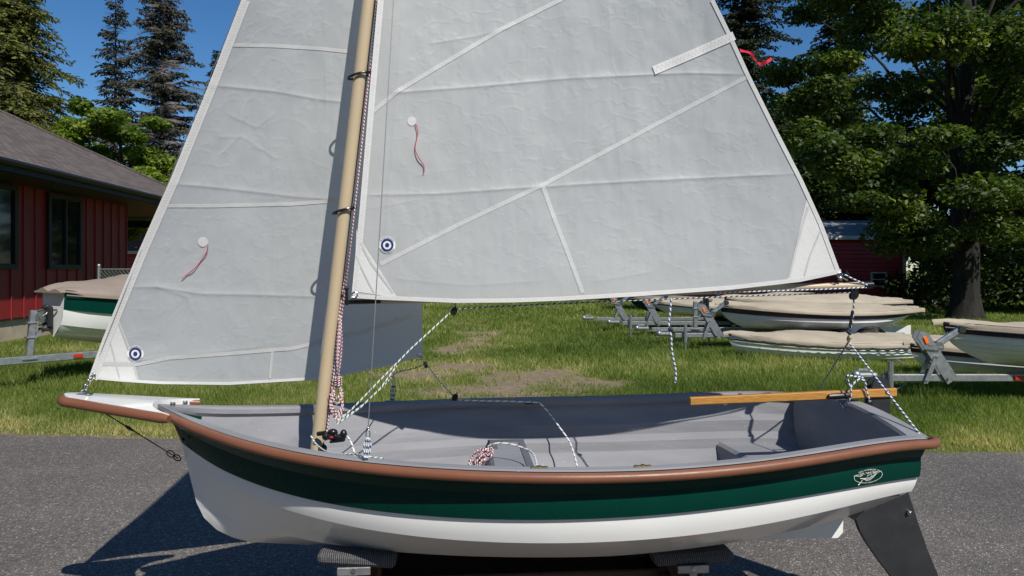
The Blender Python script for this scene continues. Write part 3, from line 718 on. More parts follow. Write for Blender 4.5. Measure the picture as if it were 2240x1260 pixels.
# ------------------------------------------------------------------ covered boats and trailers in the yard
def stored_boat(kind, label, loc, rz, Ln, B, zk, zs_bow, zs_mid, crown, hullm, strakem, nst=6, bow_b=0.0, group=None, strake_q=0.22, cover_label='', coverm='canvas', stern_b=0.55, coverless=False, lace=False, rake=0.04):
    """local x from bow (0) to stern (Ln)"""
    root = thing(kind, label, 'boat', loc, rz, group)
    NT = 30
    def b0(t): return max(bow_b * (1 - t / 0.5) ** 2 if t < .5 else 0, 0) + B / 2 * ((1 - (1 - min(t / 0.6, 1)) ** 2.2) if t < 0.6 else 1 - (1 - stern_b) * ((t - 0.6) / 0.4) ** 1.8)
    def zs(t): return zs_mid + (zs_bow - zs_mid) * (1 - min(1, t / 0.6)) ** 1.7 + (0.35 * (zs_bow - zs_mid)) * (max(0, (t - 0.6) / 0.4)) ** 1.5
    def pt(q, t, s, off=0.0):
        sw = 0.0 if bow_b > 0 else 0.13 * Ln * q ** 2.4 * (1 - q * 0.12) * (1 - t) ** 2
        sw2 = -rake * Ln * q ** .8 * t ** 3
        b = min(1.0, b0(t)) * (1 - q ** 3.8) ** 0.8 * (1 - 0.25 * q * (1 - t) ** 1.5)
        zz = zs(t); zkk = zk + (0.16 * (zs_mid - zk)) * (1 - min(1, t / .45)) ** 2.2 + 0.25 * (zs_mid - zk) * max(0, (t - .75) / .25) ** 1.6
        if bow_b > 0: zkk = zk + 0.25 * (zs_bow - zk) * (1 - min(1, t / .4)) ** 1.5
        return (t * Ln + sw + sw2, s * (b + off), zz + (zkk - zz) * q ** 0.92)
    qs = [0, strake_q] + [strake_q + (1 - strake_q) * (i / (nst - 1)) ** 0.9 for i in range(1, nst)]
    mh, ms = MB(), MB()
    for s in (-1, 1):
        for k in range(len(qs) - 1):
            mb = ms if k == 0 else mh
            G = []
            lo = 0.026
            for (q, off) in ((qs[k], 0.0), ((qs[k] + qs[k + 1]) / 2, lo * 0.5), (qs[k + 1], lo if k < len(qs) - 2 else 0), (qs[k + 1] + 1e-4, 0.0)):
                G.append([pt(min(q, 1), (i / NT) ** 1.3, s, off * min(1, (i / NT) * 8)) for i in range(NT + 1)])
            mb.grid(G, flip=(s > 0))
    # transoms
    for tt in ([1.0] if bow_b <= 0 else [0.0, 1.0]):
        A = [pt(q, tt, 1) for q in qs]; Bq = [pt(q, tt, -1) for q in reversed(qs[:-1])]
        mh.poly(A + Bq)
    # skeg
    mh.prism([(Ln * .62, -.012, zk + .01), (Ln * .97, -.012, zk + .12 * (zs_mid - zk) + .05), (Ln * .97, -.012, zk - .07), (Ln * .9, -.012, zk - .07)], (0, 1, 0), .024)
    mh.build('hull', hullm, root); ms.build('sheer_strake', strakem, root)
    m = MB()
    for s in (-1, 1): m.tube([pt(0, (i / NT) ** 1.3, s, 0.012) for i in range(NT + 1)], 0.018, 6)
    m.build('rub_rail', M['rubber'], root)
    if coverless: return root
    # canvas cover, a thing of its own
    cov = thing('boat_cover', cover_label, 'boat cover', loc, rz, 'canvas covers over the parked boats' if group else None)
    G = []; tsv = [-0.025] + [(i / NT) ** 1.3 for i in range(NT + 1)] + [1.015]
    for i, t in enumerate(tsv):
        tc = min(max(t, 0), 1); x, b, z = pt(0, tc, 1, 0.035); b = max(b, 0.02); x = x if 0 < i < len(tsv) - 1 else t * Ln
        if bow_b <= 0 and t <= 0: b = 0.02
        cr = crown * math.sin(math.pi * min(1, (0.03 + tc * 0.96))) ** 0.8 * (1 if 0 < i < len(tsv) - 1 else 0.25)
        wob = lambda y: 0.016 * math.sin(t * 19 + y * 5) + 0.010 * math.sin(t * 43 + y * 7) - .02 * abs(math.sin(t * 9.5)) ** 3
        row = []; eb = min(1, .25 + abs(tc) * 9)
        for (yy, zz) in ((-1, -0.045), (-1.01, -0.015), (-0.99, 0.012)): row.append((x, yy * b, z + zz * eb + (0.006 * math.sin(t * 60) if zz < -.03 else 0)))
        for j in range(1, 12):
            y = -1 + 2 * j / 12; row.append((x, y * b * 0.98, z + 0.013 + cr * (1 - abs(y) ** 1.9) + wob(y) * (1 - y * y)))
        for (yy, zz) in ((0.99, 0.012), (1.01, -0.015), (1, -0.045)): row.append((x, yy * b, z + zz * eb + (0.006 * math.sin(t * 60 + 1) if zz < -.03 else 0)))
        G.append(row)
    m = MB(); m.grid(G); m.poly([p for p in G[0]]); m.poly([p for p in reversed(G[-1])])
    m.build('canvas', M[coverm], cov, angle=60)
    if lace:
        m = MB()
        for s in (-1, 1):
            m.tube([tuple(Vector(pt(0, (i / 90) ** 1.1, s, 0.05)) + Vector((0, 0, -0.055 - 0.02 * abs(math.sin(i * 0.9))))) for i in range(91)], 0.009, 5)
        m.build('hem_cord', M['dark_wire'], cov)
    else:
        m = MB()
        for s in (-1, 1): m.tube([tuple(Vector(pt(0, (i / 30) ** 1.3, s, 0.04)) + Vector((0, 0, -0.042))) for i in range(31)], 0.007, 5)
        m.build('hem_cord', M['canvas_dark'], cov)
    return root
GB = 'covered boats stored in the yard'
stored_boat('covered_boat', 'white boat with navy sheer strake on the nearest of the far trailers', (3.50, 12.3, 0), 0.0, 3.30, 1.25, 0.33, 0.77, 0.66, 0.13, M['white_boat'], M['navy'], 6, group=GB, strake_q=0.30,
            cover_label='stained tan cover over the navy and white boat behind the tiller', stern_b=0.22, rake=.14)
stored_boat('covered_boat', 'white lapstrake boat lying straight on the grass below the trailered one', (3.26, 11.0, 0), 0.0, 3.35, 1.2, -0.06, 0.38, 0.28, 0.12, M['white_boat'], M['white_boat'], 6, group=GB,
            cover_label='clean tan cover with dark laced hem on the boat lying on the grass', lace=True, stern_b=0.4)
stored_boat('covered_boat', 'large white boat with navy stripe on the trailer at the right edge', (4.45, 7.55, 0), R(-3), 4.3, 1.5, 0.32, 0.80, 0.70, 0.07, M['white_boat'], M['navy'], 7, group=GB, strake_q=0.2,
            cover_label='tan cover pulled tight over the boat at the right edge', stern_b=0.6)
stored_boat('covered_boat', 'white lapstrake boat with burgundy stripe low in the grass behind the right-hand trailer', (4.98, 9.15, 0), R(-2), 3.4, 1.2, -0.03, 0.42, 0.34, 0.16, M['white_boat'], M['burgundy'], 6, group=GB,
            cover_label='pale cover over the burgundy-striped boat behind the right-hand winch post', stern_b=0.5)
stored_boat('covered_boat', 'white boat with blue stripe among the far trailers, left of the navy one', (2.88, 14.8, 0), 0.0, 3.4, 1.2, 0.40, 0.72, 0.60, 0.14, M['white_boat'], M['blue'], 5, group=GB,
            cover_label='tan cover on the blue-striped boat under the sail foot', stern_b=0.5)
stored_boat('covered_boat', 'pale boat mostly hidden behind the navy and white one', (3.98, 13.7, 0), 0.0, 3.3, 1.2, 0.42, 0.82, 0.76, 0.15, M['white_boat'], M['navy'], 5, group=GB,
            cover_label='tan cover showing as a strip above the navy and white boat', stern_b=0.5)
stored_boat('covered_boat', 'dark green boat on the farthest trailer, its bow in shade', (2.62, 16.3, 0), 0.0, 3.3, 1.2, 0.40, 0.76, 0.62, 0.10, M['green_gel'], M['green_gel'], 5, group=GB,
            cover_label='dark cover on the farthest green boat', coverm='canvas_dark', stern_b=0.5)
stored_boat('covered_boat', 'green and white boat with square bow under a taupe cover beside the red house', (-5.33, 8.50, 0), R(60), 2.9, 1.35, 0.39, 1.10, 0.97, 0.30, M['white_gel'], M['green_gel'], 3, bow_b=0.235, group=GB, strake_q=0.36,
            cover_label='taupe domed cover on the green boat at the left', coverm='canvas_dark', stern_b=0.7)

def trailer(label, loc, rz, Ln, zt, post_x, jack_x, style, kz, wheel_x, refl=(), tw=0.075, post_h=0.5, bw=0.95):
    root = thing('boat_trailer', label, 'trailer', loc, rz, 'galvanised boat trailers')
    m = MB(); m.box((Ln / 2 + .1, 0, zt), (Ln - .2, tw * .8, tw), bev=0.008)
    for x in (wheel_x - 0.6, wheel_x, wheel_x + 0.5): m.box((x, 0, zt + tw * .5 + 0.02), (0.06, 1.1, 0.05), bev=0.006)
    m.build('tongue', M['galv'], root, False)
    m = MB(); m.box((0.05, 0, zt + .02), (0.22, 0.06, 0.06), bev=0.02); m.ball((-0.06, 0, zt + .03), 0.045, 6); m.box((0.02, 0, zt + .075), (0.12, 0.02, 0.03), bev=.005)
    m.tube(smoothline([(0.15, 0.03, zt - .03), (0.25, 0.05, zt - .13), (0.4, 0.04, zt - .11), (0.5, 0.03, zt - .02)], 5), 0.006, 5)
    m.build('coupler', M['galv'], root)
    m = MB(); m.tube([(jack_x, -0.06, zt + .17), (jack_x, -0.06, zt - .12)], 0.028, 8); m.tube([(jack_x, -0.06, zt - .1), (jack_x, -0.06, max(0.02, zt - .25))], 0.018, 8)
    m.disc((jack_x, -0.06, max(.02, zt - .25)), 0.05, (0, 0, 1), .02); m.tube([(jack_x, -.06, zt + .16), (jack_x + .05, -.09, zt + .19), (jack_x + .11, -.09, zt + .15)], 0.01, 5)
    m.box((jack_x, -0.02, zt), (0.07, 0.05, 0.12)); m.build('jack', M['galv'], root)
    m = MB()
    h = post_h
    if style == 'arm':
        xa = post_x
        # leaning flat arm with gusset, and a roller arm reaching to the bow
        m.prism([(xa + .06, -.055, zt - .06), (xa + .16, -.055, zt + .01), (xa - .14, -.055, zt + h), (xa - .22, -.055, zt + h + .02), (xa - .245, -.055, zt + h - .05)], (0, 1, 0), 0.012)
        m.prism([(xa + .06, .045, zt - .06), (xa + .16, .045, zt + .01), (xa - .14, .045, zt + h), (xa - .22, .045, zt + h + .02), (xa - .245, .045, zt + h - .05)], (0, 1, 0), 0.012)
        m.prism([(xa - .19, -.068, zt - .05), (xa - .15, -.068, zt - .05), (xa - .03, -.068, zt + h * .50), (xa - .08, -.068, zt + h * .50)], (0, 1, 0), 0.012)
        m.prism([(xa - .19, .058, zt - .05), (xa - .15, .058, zt - .05), (xa - .03, .058, zt + h * .50), (xa - .08, .058, zt + h * .50)], (0, 1, 0), 0.012)
        m.beam((xa - .10, 0, zt + h * .62), (xa + .20, 0, zt + h + .02), 0.05, 0.06, bev=.01)
        for (x, z) in ((xa + .06, zt), (xa - .16, zt - .02), (xa - .06, zt + h * .48)): m.disc((x, -.073, z), .012, (0, 1, 0), .01, 8)
        m.build('winch_post', M['galv'], root, False)
        m = MB(); m.disc((xa - .02, 0, zt + h * .68), 0.055, (0, 1, 0), .07, 16); m.tube([(xa - .02, -.04, zt + h * .68), (xa - .02, -.09, zt + h * .68), (xa - .16, -.10, zt + h * .74), (xa - .16, -.15, zt + h * .74)], .009, 6)
        m.tube([(xa + .02, 0, zt + h * .78), (xa + .2, 0, zt + h + .06)], .012, 5); m.build('winch', M['steel'], root)
        m = MB(); m.disc((xa + .22, 0, zt + h + .03), 0.036, (0, 1, 0), .08, 14); m.build('bow_roller', M['rubber'], root)
        m = MB(); m.box((xa - .165, -.062, zt + h * .84), (0.035, 0.012, 0.075), Matrix.Rotation(R(-25), 3, 'Y'), bev=.003); m.build('reflector', M['orange_lens'], root)
    else:
        xa = post_x; lean = 0.05 if style == 'box' else 0.0
        m.beam((xa, 0, zt - .02), (xa + lean, 0, zt + h), .07, .07, bev=.008, up=(0, 1, 0))
        for k in (.45, .75): m.box((xa + lean * k, 0, zt + h * k), (0.11, 0.10, 0.02), bev=.004)
        m.box((xa, 0, zt + .01), (.15, .11, .012)); m.beam((xa + .06, 0, zt + h * .45), (xa + .26, 0, zt + h * .78), .04, .04)
        m.build('winch_post', M['galv'], root, False)
        m = MB(); m.disc((xa + .12, 0, zt + h * .86), 0.07, (0, 1, 0), .09, 16); m.disc((xa + .12, 0, zt + h * .86), 0.035, (0, 1, 0), .13, 12)
        m.tube([(xa + .12, -.06, zt + h * .86), (xa + .2, -.1, zt + h * 1.0), (xa + .25, -.14, zt + h * 1.0)], .01, 6); m.tube([(xa + .08, -.03, zt + h), (xa + .3, -.02, zt + h * 1.05)], .012, 6)
        m.tube([(xa + .1, .0, zt + h * .7), (xa + .26, 0, zt + h * .62)], .014, 6); m.build('winch', M['steel'], root)
        m = MB()
        for sy in (-.085, .085): m.box((xa + .19, sy, zt + h * .86), (.05, .095, .26), bev=.02)
        m.box((xa + .16, 0, zt + h * .60), (.08, .2, .035), bev=.01)
        m.build('bow_pad', M['rubber'], root)
    for sy in (-1, 1):
        m = MB(); m.box((wheel_x + .1, sy * .34, kz - .07), (1.7, .09, .06), bev=.02); m.build('bunk', M['rubber'], root)
        m = MB(); m.tube([(wheel_x, sy * (bw - .085), .22), (wheel_x, sy * (bw - .08), .22), (wheel_x, sy * (bw + .08), .22), (wheel_x, sy * (bw + .085), .22)], [.19, .225, .225, .19], 20)
        w = m.build('wheel', M['rubber'], root)
        m = MB(); m.disc((wheel_x, sy * (bw + .088), .22), .12, (0, 1, 0), .02, 16); m.build('rim', M['galv'], w)
        m = MB(); m.grid([[(wheel_x + .30 * math.cos(a), sy * bw + yy, .22 + .29 * math.sin(a)) for yy in (-.11, .11)] for a in np.linspace(0.15, math.pi - .15, 12)]); m.build('fender', M['galv'], root)
    m = MB(); m.tube([(wheel_x, -bw, .22), (wheel_x, bw, .22)], .028, 8); m.box((wheel_x, .5, zt - .05), (.06, .05, .1)); m.box((wheel_x, -.5, zt - .05), (.06, .05, .1)); m.build('axle', M['galv'], root)
    for x in refl:
        m = MB(); m.box((x, -tw * .4 - .012, zt), (.10, .02, .045), bev=.005); m.build('reflector', M['red_lens'], root)
    return root
# far trailers (px coupler, depth, height)
trailer('second trailer from the camera in the far row, under the navy and white boat', (2.47, 12.0, 0), R(1), 4.0, .275, 0.83, 0.36, 'arm', .33, 2.9)
trailer('far trailer with upright winch post and round winch beside the navy boat bow', (2.27, 12.95, 0), R(1), 4.6, .29, 0.98, 1.2, 'post', .42, 3.2)
trailer('far trailer under the blue-striped boat, orange reflector on its arm', (1.98, 14.5, 0), 0, 4.3, .29, 0.85, 0.36, 'arm', .40, 3.0)
trailer('farthest galvanised trailer with the leftmost coupler', (1.60, 15.7, 0), 0, 4.4, .29, 0.75, 1.3, 'arm', .40, 3.2)
trailer('galvanised trailer at the right edge carrying the large navy-striped boat', (3.55, 7.42, 0), R(0), 5.0, .255, .78, 0.26, 'arm', .32, 3.6, refl=(1.57,), post_h=.46)
trailer('galvanised trailer at the left carrying the square-bowed green boat', (-6.25, 7.50, 0), R(49), 4.4, .325, 1.12, 0.3, 'box', .40, 3.0, refl=(1.62,), post_h=.56, tw=.085)

# ------------------------------------------------------------------ the sailing dinghy
TH = R(4.5); CT, ST = math.cos(TH), math.sin(TH); DY = 2.68
boat = thing('sailing_dinghy', 'small green and white sailing dinghy with tan mast and two white sails, on a stand', 'sailboat', (0, DY, 0), TH)
def LP(px, py, v=0.0):      # place seen at a photograph pixel, lying v metres off the boat's centreline plane -> boat coordinates
    a = (px - CX) / FX; b = (CY - py) / FX
    d = (v + DY * CT) / (CT - a * ST); X, Y = a * d, d - DY
    return Vector((X * CT + Y * ST, -X * ST + Y * CT, CH + b * d))
def LV(p): return p.copy() if isinstance(p, Vector) else Vector(LP(*p))
def to_px(u, v, z):
    X = u * CT - v * ST; Y = DY + u * ST + v * CT
    return CX + FX * X / Y, CY - FX * (z - CH) / Y, Y
def bsh(t, B, Bs, p):
    t = np.asarray(t, float)
    return np.where(t < .6, B * (1 - (1 - np.minimum(t / .6, 1)) ** p), B - (B - Bs) * (np.maximum(t - .6, 0) / .4) ** 1.8)
C0 = [(345, 886), (384, 906), (429, 925), (499, 951), (569, 972), (674, 993), (778, 1010), (980, 1026), (1203, 1032), (1400, 1031), (1480, 1029), (1667, 1008), (1895, 974), (2009, 961), (2060, 953)]
C1 = [(398, 970), (464, 1012), (534, 1047), (604, 1071), (674, 1092), (780, 1110), (1000, 1131), (1200, 1136), (1400, 1128), (1590, 1108), (1781, 1078), (1850, 1067), (1950, 1050), (2020, 1038)]
C2 = [(415, 1018), (426, 1027), (527, 1078), (639, 1117), (780, 1155), (944, 1175), (1140, 1187), (1337, 1184), (1533, 1169), (1781, 1123), (1964, 1079), (2000, 1070)]
C3 = [(433, 1100), (530, 1145), (632, 1171), (780, 1197), (993, 1216), (1189, 1218), (1386, 1211), (1582, 1190), (1700, 1168), (1872, 1122), (1951, 1092), (2000, 1070)]
def fit_line(curve, ustem, utr, B, Bs, p, deg=6):
    t = np.linspace(0, 1, 60); b = bsh(t, B, Bs, p); u = ustem + (utr - ustem) * t
    z = []
    for i in range(60):
        X = u[i] * CT + b[i] * ST; Y = DY + u[i] * ST - b[i] * CT
        px = CX + FX * X / Y; py = np.interp(px, [c[0] for c in curve], [c[1] for c in curve]); z.append(CH - (py - CY) / FX * Y)
    return np.polyfit(t, z, deg)
def stem_u(px, py): return LP(px, py, 0).x
HB = dict()
UTR = 1.315
LN = [('S0', C0, stem_u(345, 886), UTR, .61, .425, 2.3), ('S1', C1, stem_u(397, 970), UTR - .012, .566, .386, 2.10),
      ('S2', C2, stem_u(409, 1028), UTR - .025, .546, .368, 2.05), ('S3', C3, stem_u(430, 1100), UTR - .04, .385, .25, 1.45)]
ZP = {n: fit_line(c, us, ut, B, Bs, p) for (n, c, us, ut, B, Bs, p) in LN}
def line(k, t):
    """k: 0 sheer, 1 lap in the green, 2 green/white, 3, 4 chine, 5 keel -> (u, b, z)"""
    if k == 1:
        a = line(0, t); b = line(2, t); q = 0.5
        return (a[0] * .35 + b[0] * .65 if t < 1e-9 else a[0] + (b[0] - a[0]) * (q + .15 * (1 - t) ** 3), a[1] + (b[1] - a[1]) * .80, a[2] + (b[2] - a[2]) * q)
    if k == 5:
        ks = [LP(446, 1132).x, UTR - .05]; u = ks[0] + (ks[1] - ks[0]) * t
        zk = [(LP(446, 1132), ), (LP(475, 1158), ), (LP(509, 1173), ), (LP(551, 1183), ), (LP(674, 1189), )]
        xs = [q[0].x for q in zk] + [-.3, 0, .4, .8, 1.265]; zs = [q[0].z for q in zk] + [.372, .362, .362, .378, .415]
        return (u, 0.012 * min(1, t * 20), float(np.interp(u, xs, zs)))
    n, c, us, ut, B, Bs, p = LN[{0: 0, 2: 1, 3: 2, 4: 3}[k]]
    return (us + (ut - us) * t, float(bsh(t, B, Bs, p)), float(np.polyval(ZP[n], t)))
TS = [(i / 56) ** 1.5 if i < 20 else (20 / 56) ** 1.5 + (1 - (20 / 56) ** 1.5) * (i - 20) / 36 for i in range(57)]
def build_hull():
    gm, wm, im = MB(), MB(), MB()
    lap = 0.007
    def row(k, s, off, dz=0.0, blend=None, q=0.0):
        out = []
        for t in TS:
            a = line(k, t); u, b, z = a
            if blend is not None:
                c = line(blend, t); u, b, z = u + (c[0] - u) * q, b + (c[1] - b) * q, z + (c[2] - z) * q
            g = min(1.0, t * 14)
            out.append((u, s * max(0.0, b + off * g), z + dz))
        return out
    for s in (-1, 1):
        for k in range(5):
            mb = gm if k < 2 else wm
            o1 = 0 if k == 0 else 0.0
            lo = 0.003 if k == 0 else (0.011 if k == 1 else lap)
            if k == 4: lo = 0
            rows = [row(k, s, o1)]
            # gentle convex belly in the strake
            for q in (.25, .5, .75): rows.append(row(k, s, lo * q + (0.012 if k == 4 else 0.004) * 4 * q * (1 - q), 0, k + 1, q))
            rows.append(row(k + 1, s, lo))
            mb.grid(rows, flip=(s > 0))
            if k < 4: mb.grid([row(k + 1, s, lo), row(k + 1, s, -0.001, 0.001)], flip=(s > 0))
        # inner shell, in steps
        ins = 0.028
        def outer_b(t, z):
            L = [line(k, t) for k in range(6)]; return float(np.interp(z, [q[2] for q in reversed(L)], [q[1] for q in reversed(L)]))
        ST_ = sorted([(line(k, 0)[2], line(k, 0)[0]) for k in range(6)])
        def inrow(dz, off):
            out = []
            for t in TS:
                u, b, z = line(0, t); zk = line(5, t)[2] + .03; zz = max(z - dz, zk)
                uu = u + (line(4, t)[0] - u) * min(1, dz / .33)
                uu = max(uu, float(np.interp(zz, [q[0] for q in ST_], [q[1] for q in ST_])) + .03)
                out.append((uu, s * max(0.0, min(b - off, outer_b(t, zz) - .012)), zz))
            return out
        rr = [row(0, s, -0.05, -0.004), row(0, s, -.052, -.02), row(0, s, -.036, -.035)]
        rr += [inrow(dz, off) for dz, off in ((.088, .044), (.112, .070), (.158, .076), (.182, .104), (.222, .110), (.246, .138), (.29, .16))]
        rr.append([(p[0], p[1] * .6, p[2] - .01 if p[2] > .44 else p[2]) for p in rr[-1]])
        rr.append([(p[0], 0.0, p[2]) for p in rr[-1]])
        im.grid(rr, flip=(s < 0))
        # gunwale cap
        im.grid([row(0, s, 0.0, -0.012), row(0, s, -0.002, -0.002), row(0, s, -0.008, 0.003), row(0, s, -0.042, 0.003), row(0, s, -0.05, -0.004)], flip=(s < 0))
    # transom: outer and inner skins, arched cap
    P = [line(k, 1.0) for k in range(6)]
    arch = lambda v: 0.045 * (1 - (v / P[0][1]) ** 2)
    top = [(P[0][0] - .0, v, P[0][2] + arch(v)) for v in np.linspace(-P[0][1], P[0][1], 17)]
    side = [(p[0] + .001, p[1], p[2]) for p in P[1:]]
    wm.poly([(x + .001, y, z - .004) for (x, y, z) in top] + side + [(x, -y, z) for (x, y, z) in reversed(side)])
    TI = UTR - .055
    im.poly([(TI, y * .92, z - .006) for (x, y, z) in reversed(top)] + [(TI - .02, -(y - .03), z) for (x, y, z) in side[:3]] + [(TI - .04, -.15, .45), (TI - .04, .15, .45)] + [(TI - .02, (y - .03), z) for (x, y, z) in reversed(side[:3])])
    im.grid([[(x + .010, y, z - .014) for (x, y, z) in top], [(x + .008, y, z + .0) for (x, y, z) in top], [(x, y, z + .004) for (x, y, z) in top], [(TI + .005, y * .94, z + .003) for (x, y, z) in top], [(TI - .001, y * .92, z - .006) for (x, y, z) in top]])
    gm.build('topside', M['green_gel'], boat, angle=25)
    h = wm.build('hull', M['white_gel'], boat, angle=25)
    # stern seat and centre thwart box
    a = LP(1568, 968, .42).x
    zt_ = .603
    w0 = .46
    im.m = 0
    vv = [-1, -.75, -.4, 0, .2, .5, .8, 1]; fu = lambda q: a + .03 * (1 - abs(q) ** 1.6)
    im.grid([[(fu(q) - .01, .27 * q, .46) for q in vv], [(fu(q) - .004, w0 * q, zt_ - .012) for q in vv], [(fu(q) + .010, w0 * q, zt_) for q in vv], [(TI, (w0 - .1) * q, zt_) for q in vv]])
    im.build('interior', M['grey_in'], boat, angle=30)
    m = MB()
    c = LP(1118, 990, 0.06)
    m.box((c.x, .12, .52), (.155, .50, .24), bev=.012)
    db = m.build('daggerboard_case', M['grey_in'], boat, angle=30)
    m = MB(); m.box((c.x, .345, .642), (.15, .035, .004)); m.box((c.x + .062, .09, .642), (.025, .46, .004)); m.box((c.x - .055, .27, .642), (.03, .11, .004)); m.build('case_trim', simple('dark grey moulded trim', (.13, .135, .145), .4), db, False)
    # skeg
    m = MB()
    kz = lambda u: line(5, (u - LP(446, 1132).x) / (UTR - .05 - LP(446, 1132).x))[2]
    zb = LP(1800, 1175, 0).z; uc = LP(1836, 1170, 0).x
    out = [(-.1, -.012, kz(-.1) + .02)] + [(uu, -.012, kz(uu) + .02) for uu in (.3, .7, 1.0, uc + .01)] + [(uc + .008, -.012, zb + .02), (uc - .012, -.012, zb), (uc - .05, -.012, zb), (.55, -.012, zb + .004), (.2, -.012, kz(.2) - .006)]
    m.prism(out, (0, 1, 0), .024); m.build('skeg', M['white_gel'], boat, False)
    # stem band keel strip
    # rub rail
    m = MB()
    for s in (-1, 1):
        pts = []; rs = []
        for i, t in enumerate(np.linspace(.018 if s < 0 else .06, 1, 70)):
            u, b, z = line(0, t); pts.append((u, s * (b + .013), z - .0145)); rs.append(.0155 if i > 1 else .012)
        u, b, z = line(0, 1.0)
        e = [(u + .018, s * (b + .004), z - .013), (u + .032, s * (b - .012), z - .011), (u + .036, s * (b - .04), z - .007)]
        pts += e; rs += [.0155, .014, .009]
        m.tube(pts, rs, 12)
    m.build('rub_rail', M['rail'], boat, angle=60)
    # hull plug near the stem
    m = MB(); q = LP(405, 958, -.03); m.disc((q.x, -.050, q.z), .005, (.75, -.66, 0), .006, 14); m.build('bow_plug', M['black'], boat)
build_hull()
def plank_v(px, py):      # iterate onto the near topside
    v = -.45
    for _ in range(8):
        p = LP(px, py, v)
        best = None
        t = (p.x - LN[0][2]) / (UTR - LN[0][2])
        a = line(0, min(t, 1)); l = line(1, min(t, 1)); c = line(2, min(t, 1))
        v = -float(np.interp(p.z, [c[2], l[2], a[2]], [c[1] + .0095, l[1] + .0065, a[1] + .002])) - .004
    return v
def text_verts(s, size, bold=0.0):
    cu = bpy.data.curves.new('t', 'FONT'); cu.body = s; cu.size = size; cu.align_x = 'CENTER'; cu.resolution_u = 2; cu.offset = bold
    ob = bpy.data.objects.new('t', cu); COL.objects.link(ob)
    dg = bpy.context.evaluated_depsgraph_get(); me = ob.evaluated_get(dg).to_mesh()
    V = [tuple(v.co) for v in me.vertices]; F = [tuple(p.vertices) for p in me.polygons]
    ob.evaluated_get(dg).to_mesh_clear(); bpy.data.objects.remove(ob); bpy.data.curves.remove(cu)
    return V, F
def build_emblem():
    m = MB(); cx, cy, rx, ry = 1899.5, 1041.5, 31.0, 14.0; tilt = R(-10)
    def mp(x, y):       # emblem units (px, y up) -> hull
        X = cx + x * math.cos(tilt) + y * math.sin(tilt); Y = cy + x * math.sin(tilt) - y * math.cos(tilt)
        return tuple(LP(X, Y, plank_v(X, Y)))
    def stroke(pts, w):
        L = []; Rr = []
        for i, p in enumerate(pts):
            a = pts[max(0, i - 1)]; b = pts[min(len(pts) - 1, i + 1)]; d = math.hypot(b[0] - a[0], b[1] - a[1]) or 1
            nx, ny = -(b[1] - a[1]) / d, (b[0] - a[0]) / d; ww = w[i] if hasattr(w, '__len__') else w
            L.append(mp(p[0] + nx * ww / 2, p[1] + ny * ww / 2)); Rr.append(mp(p[0] - nx * ww / 2, p[1] - ny * ww / 2))
        m.grid([L, Rr])
    stroke([(rx * math.cos(R(a)), ry * math.sin(R(a))) for a in range(150, 262, 5)], .8)
    stroke([(rx * math.cos(R(a)), ry * math.sin(R(a))) for a in range(-38, 48, 5)], .8)
    stroke([(rx * math.cos(R(a)), ry * math.sin(R(a))) for a in range(-70, -38, 5)], .4)
    def arc_text(s, size, ax, ay, amid, span, up=1, bold=0.02):
        V, F = text_verts(s, 1.0, bold); x0 = min(v[0] for v in V); x1 = max(v[0] for v in V)
        b = len(m.v)
        for (x, y, z) in V:
            f = (x - x0) / (x1 - x0) - .5; a = R(amid - up * f * span)
            r = 1 + up * (y - .35) * size / ay; m.v.append(mp(ax * r * math.cos(a), ay * math.sin(a) + up * (y - .35) * size * .9))
        for f in F: m.face([b + i for i in f])
    arc_text('GIG HARBOR', 4.8, rx * .92, ry * .98, 91, 82, bold=0)
    arc_text('BOAT WORKS', 6.6, rx * .90, ry * .50, 91, 120, bold=.01)
    arc_text('ROWING & SAILING CRAFT', 3.0, rx * .98, ry * 1.0, -66, 62, -1)
    # little rowing boat with oar
    for k in range(5):
        yy = -1.5 - k * 1.5
        stroke([(-19 + k * 2.6, -2.2 - k * .9), (-10 + k, yy - 2), (2, yy - 1.5), (14 - k * 1.0, yy + 2.8), (21 - k * 1.6, 3.2 - k * 1.0)], [.5, .7, .6, .5, .4])
    stroke([(-19, -2), (-12, -3.6), (-6, -4.2)], [1.2, 2.0, .8])
    stroke([(3, 2.5), (8, 1.4), (7, 0)], .9); stroke([(-3, 0), (2, 3)], 1.1)
    stroke([(-14, -6), (-20, -12.2)], 1.2); stroke([(-20, -12), (-25, -15.5)], [1.2, 2.6])
    m.build('maker_emblem', M['decal_white'], boat, False)
build_emblem()
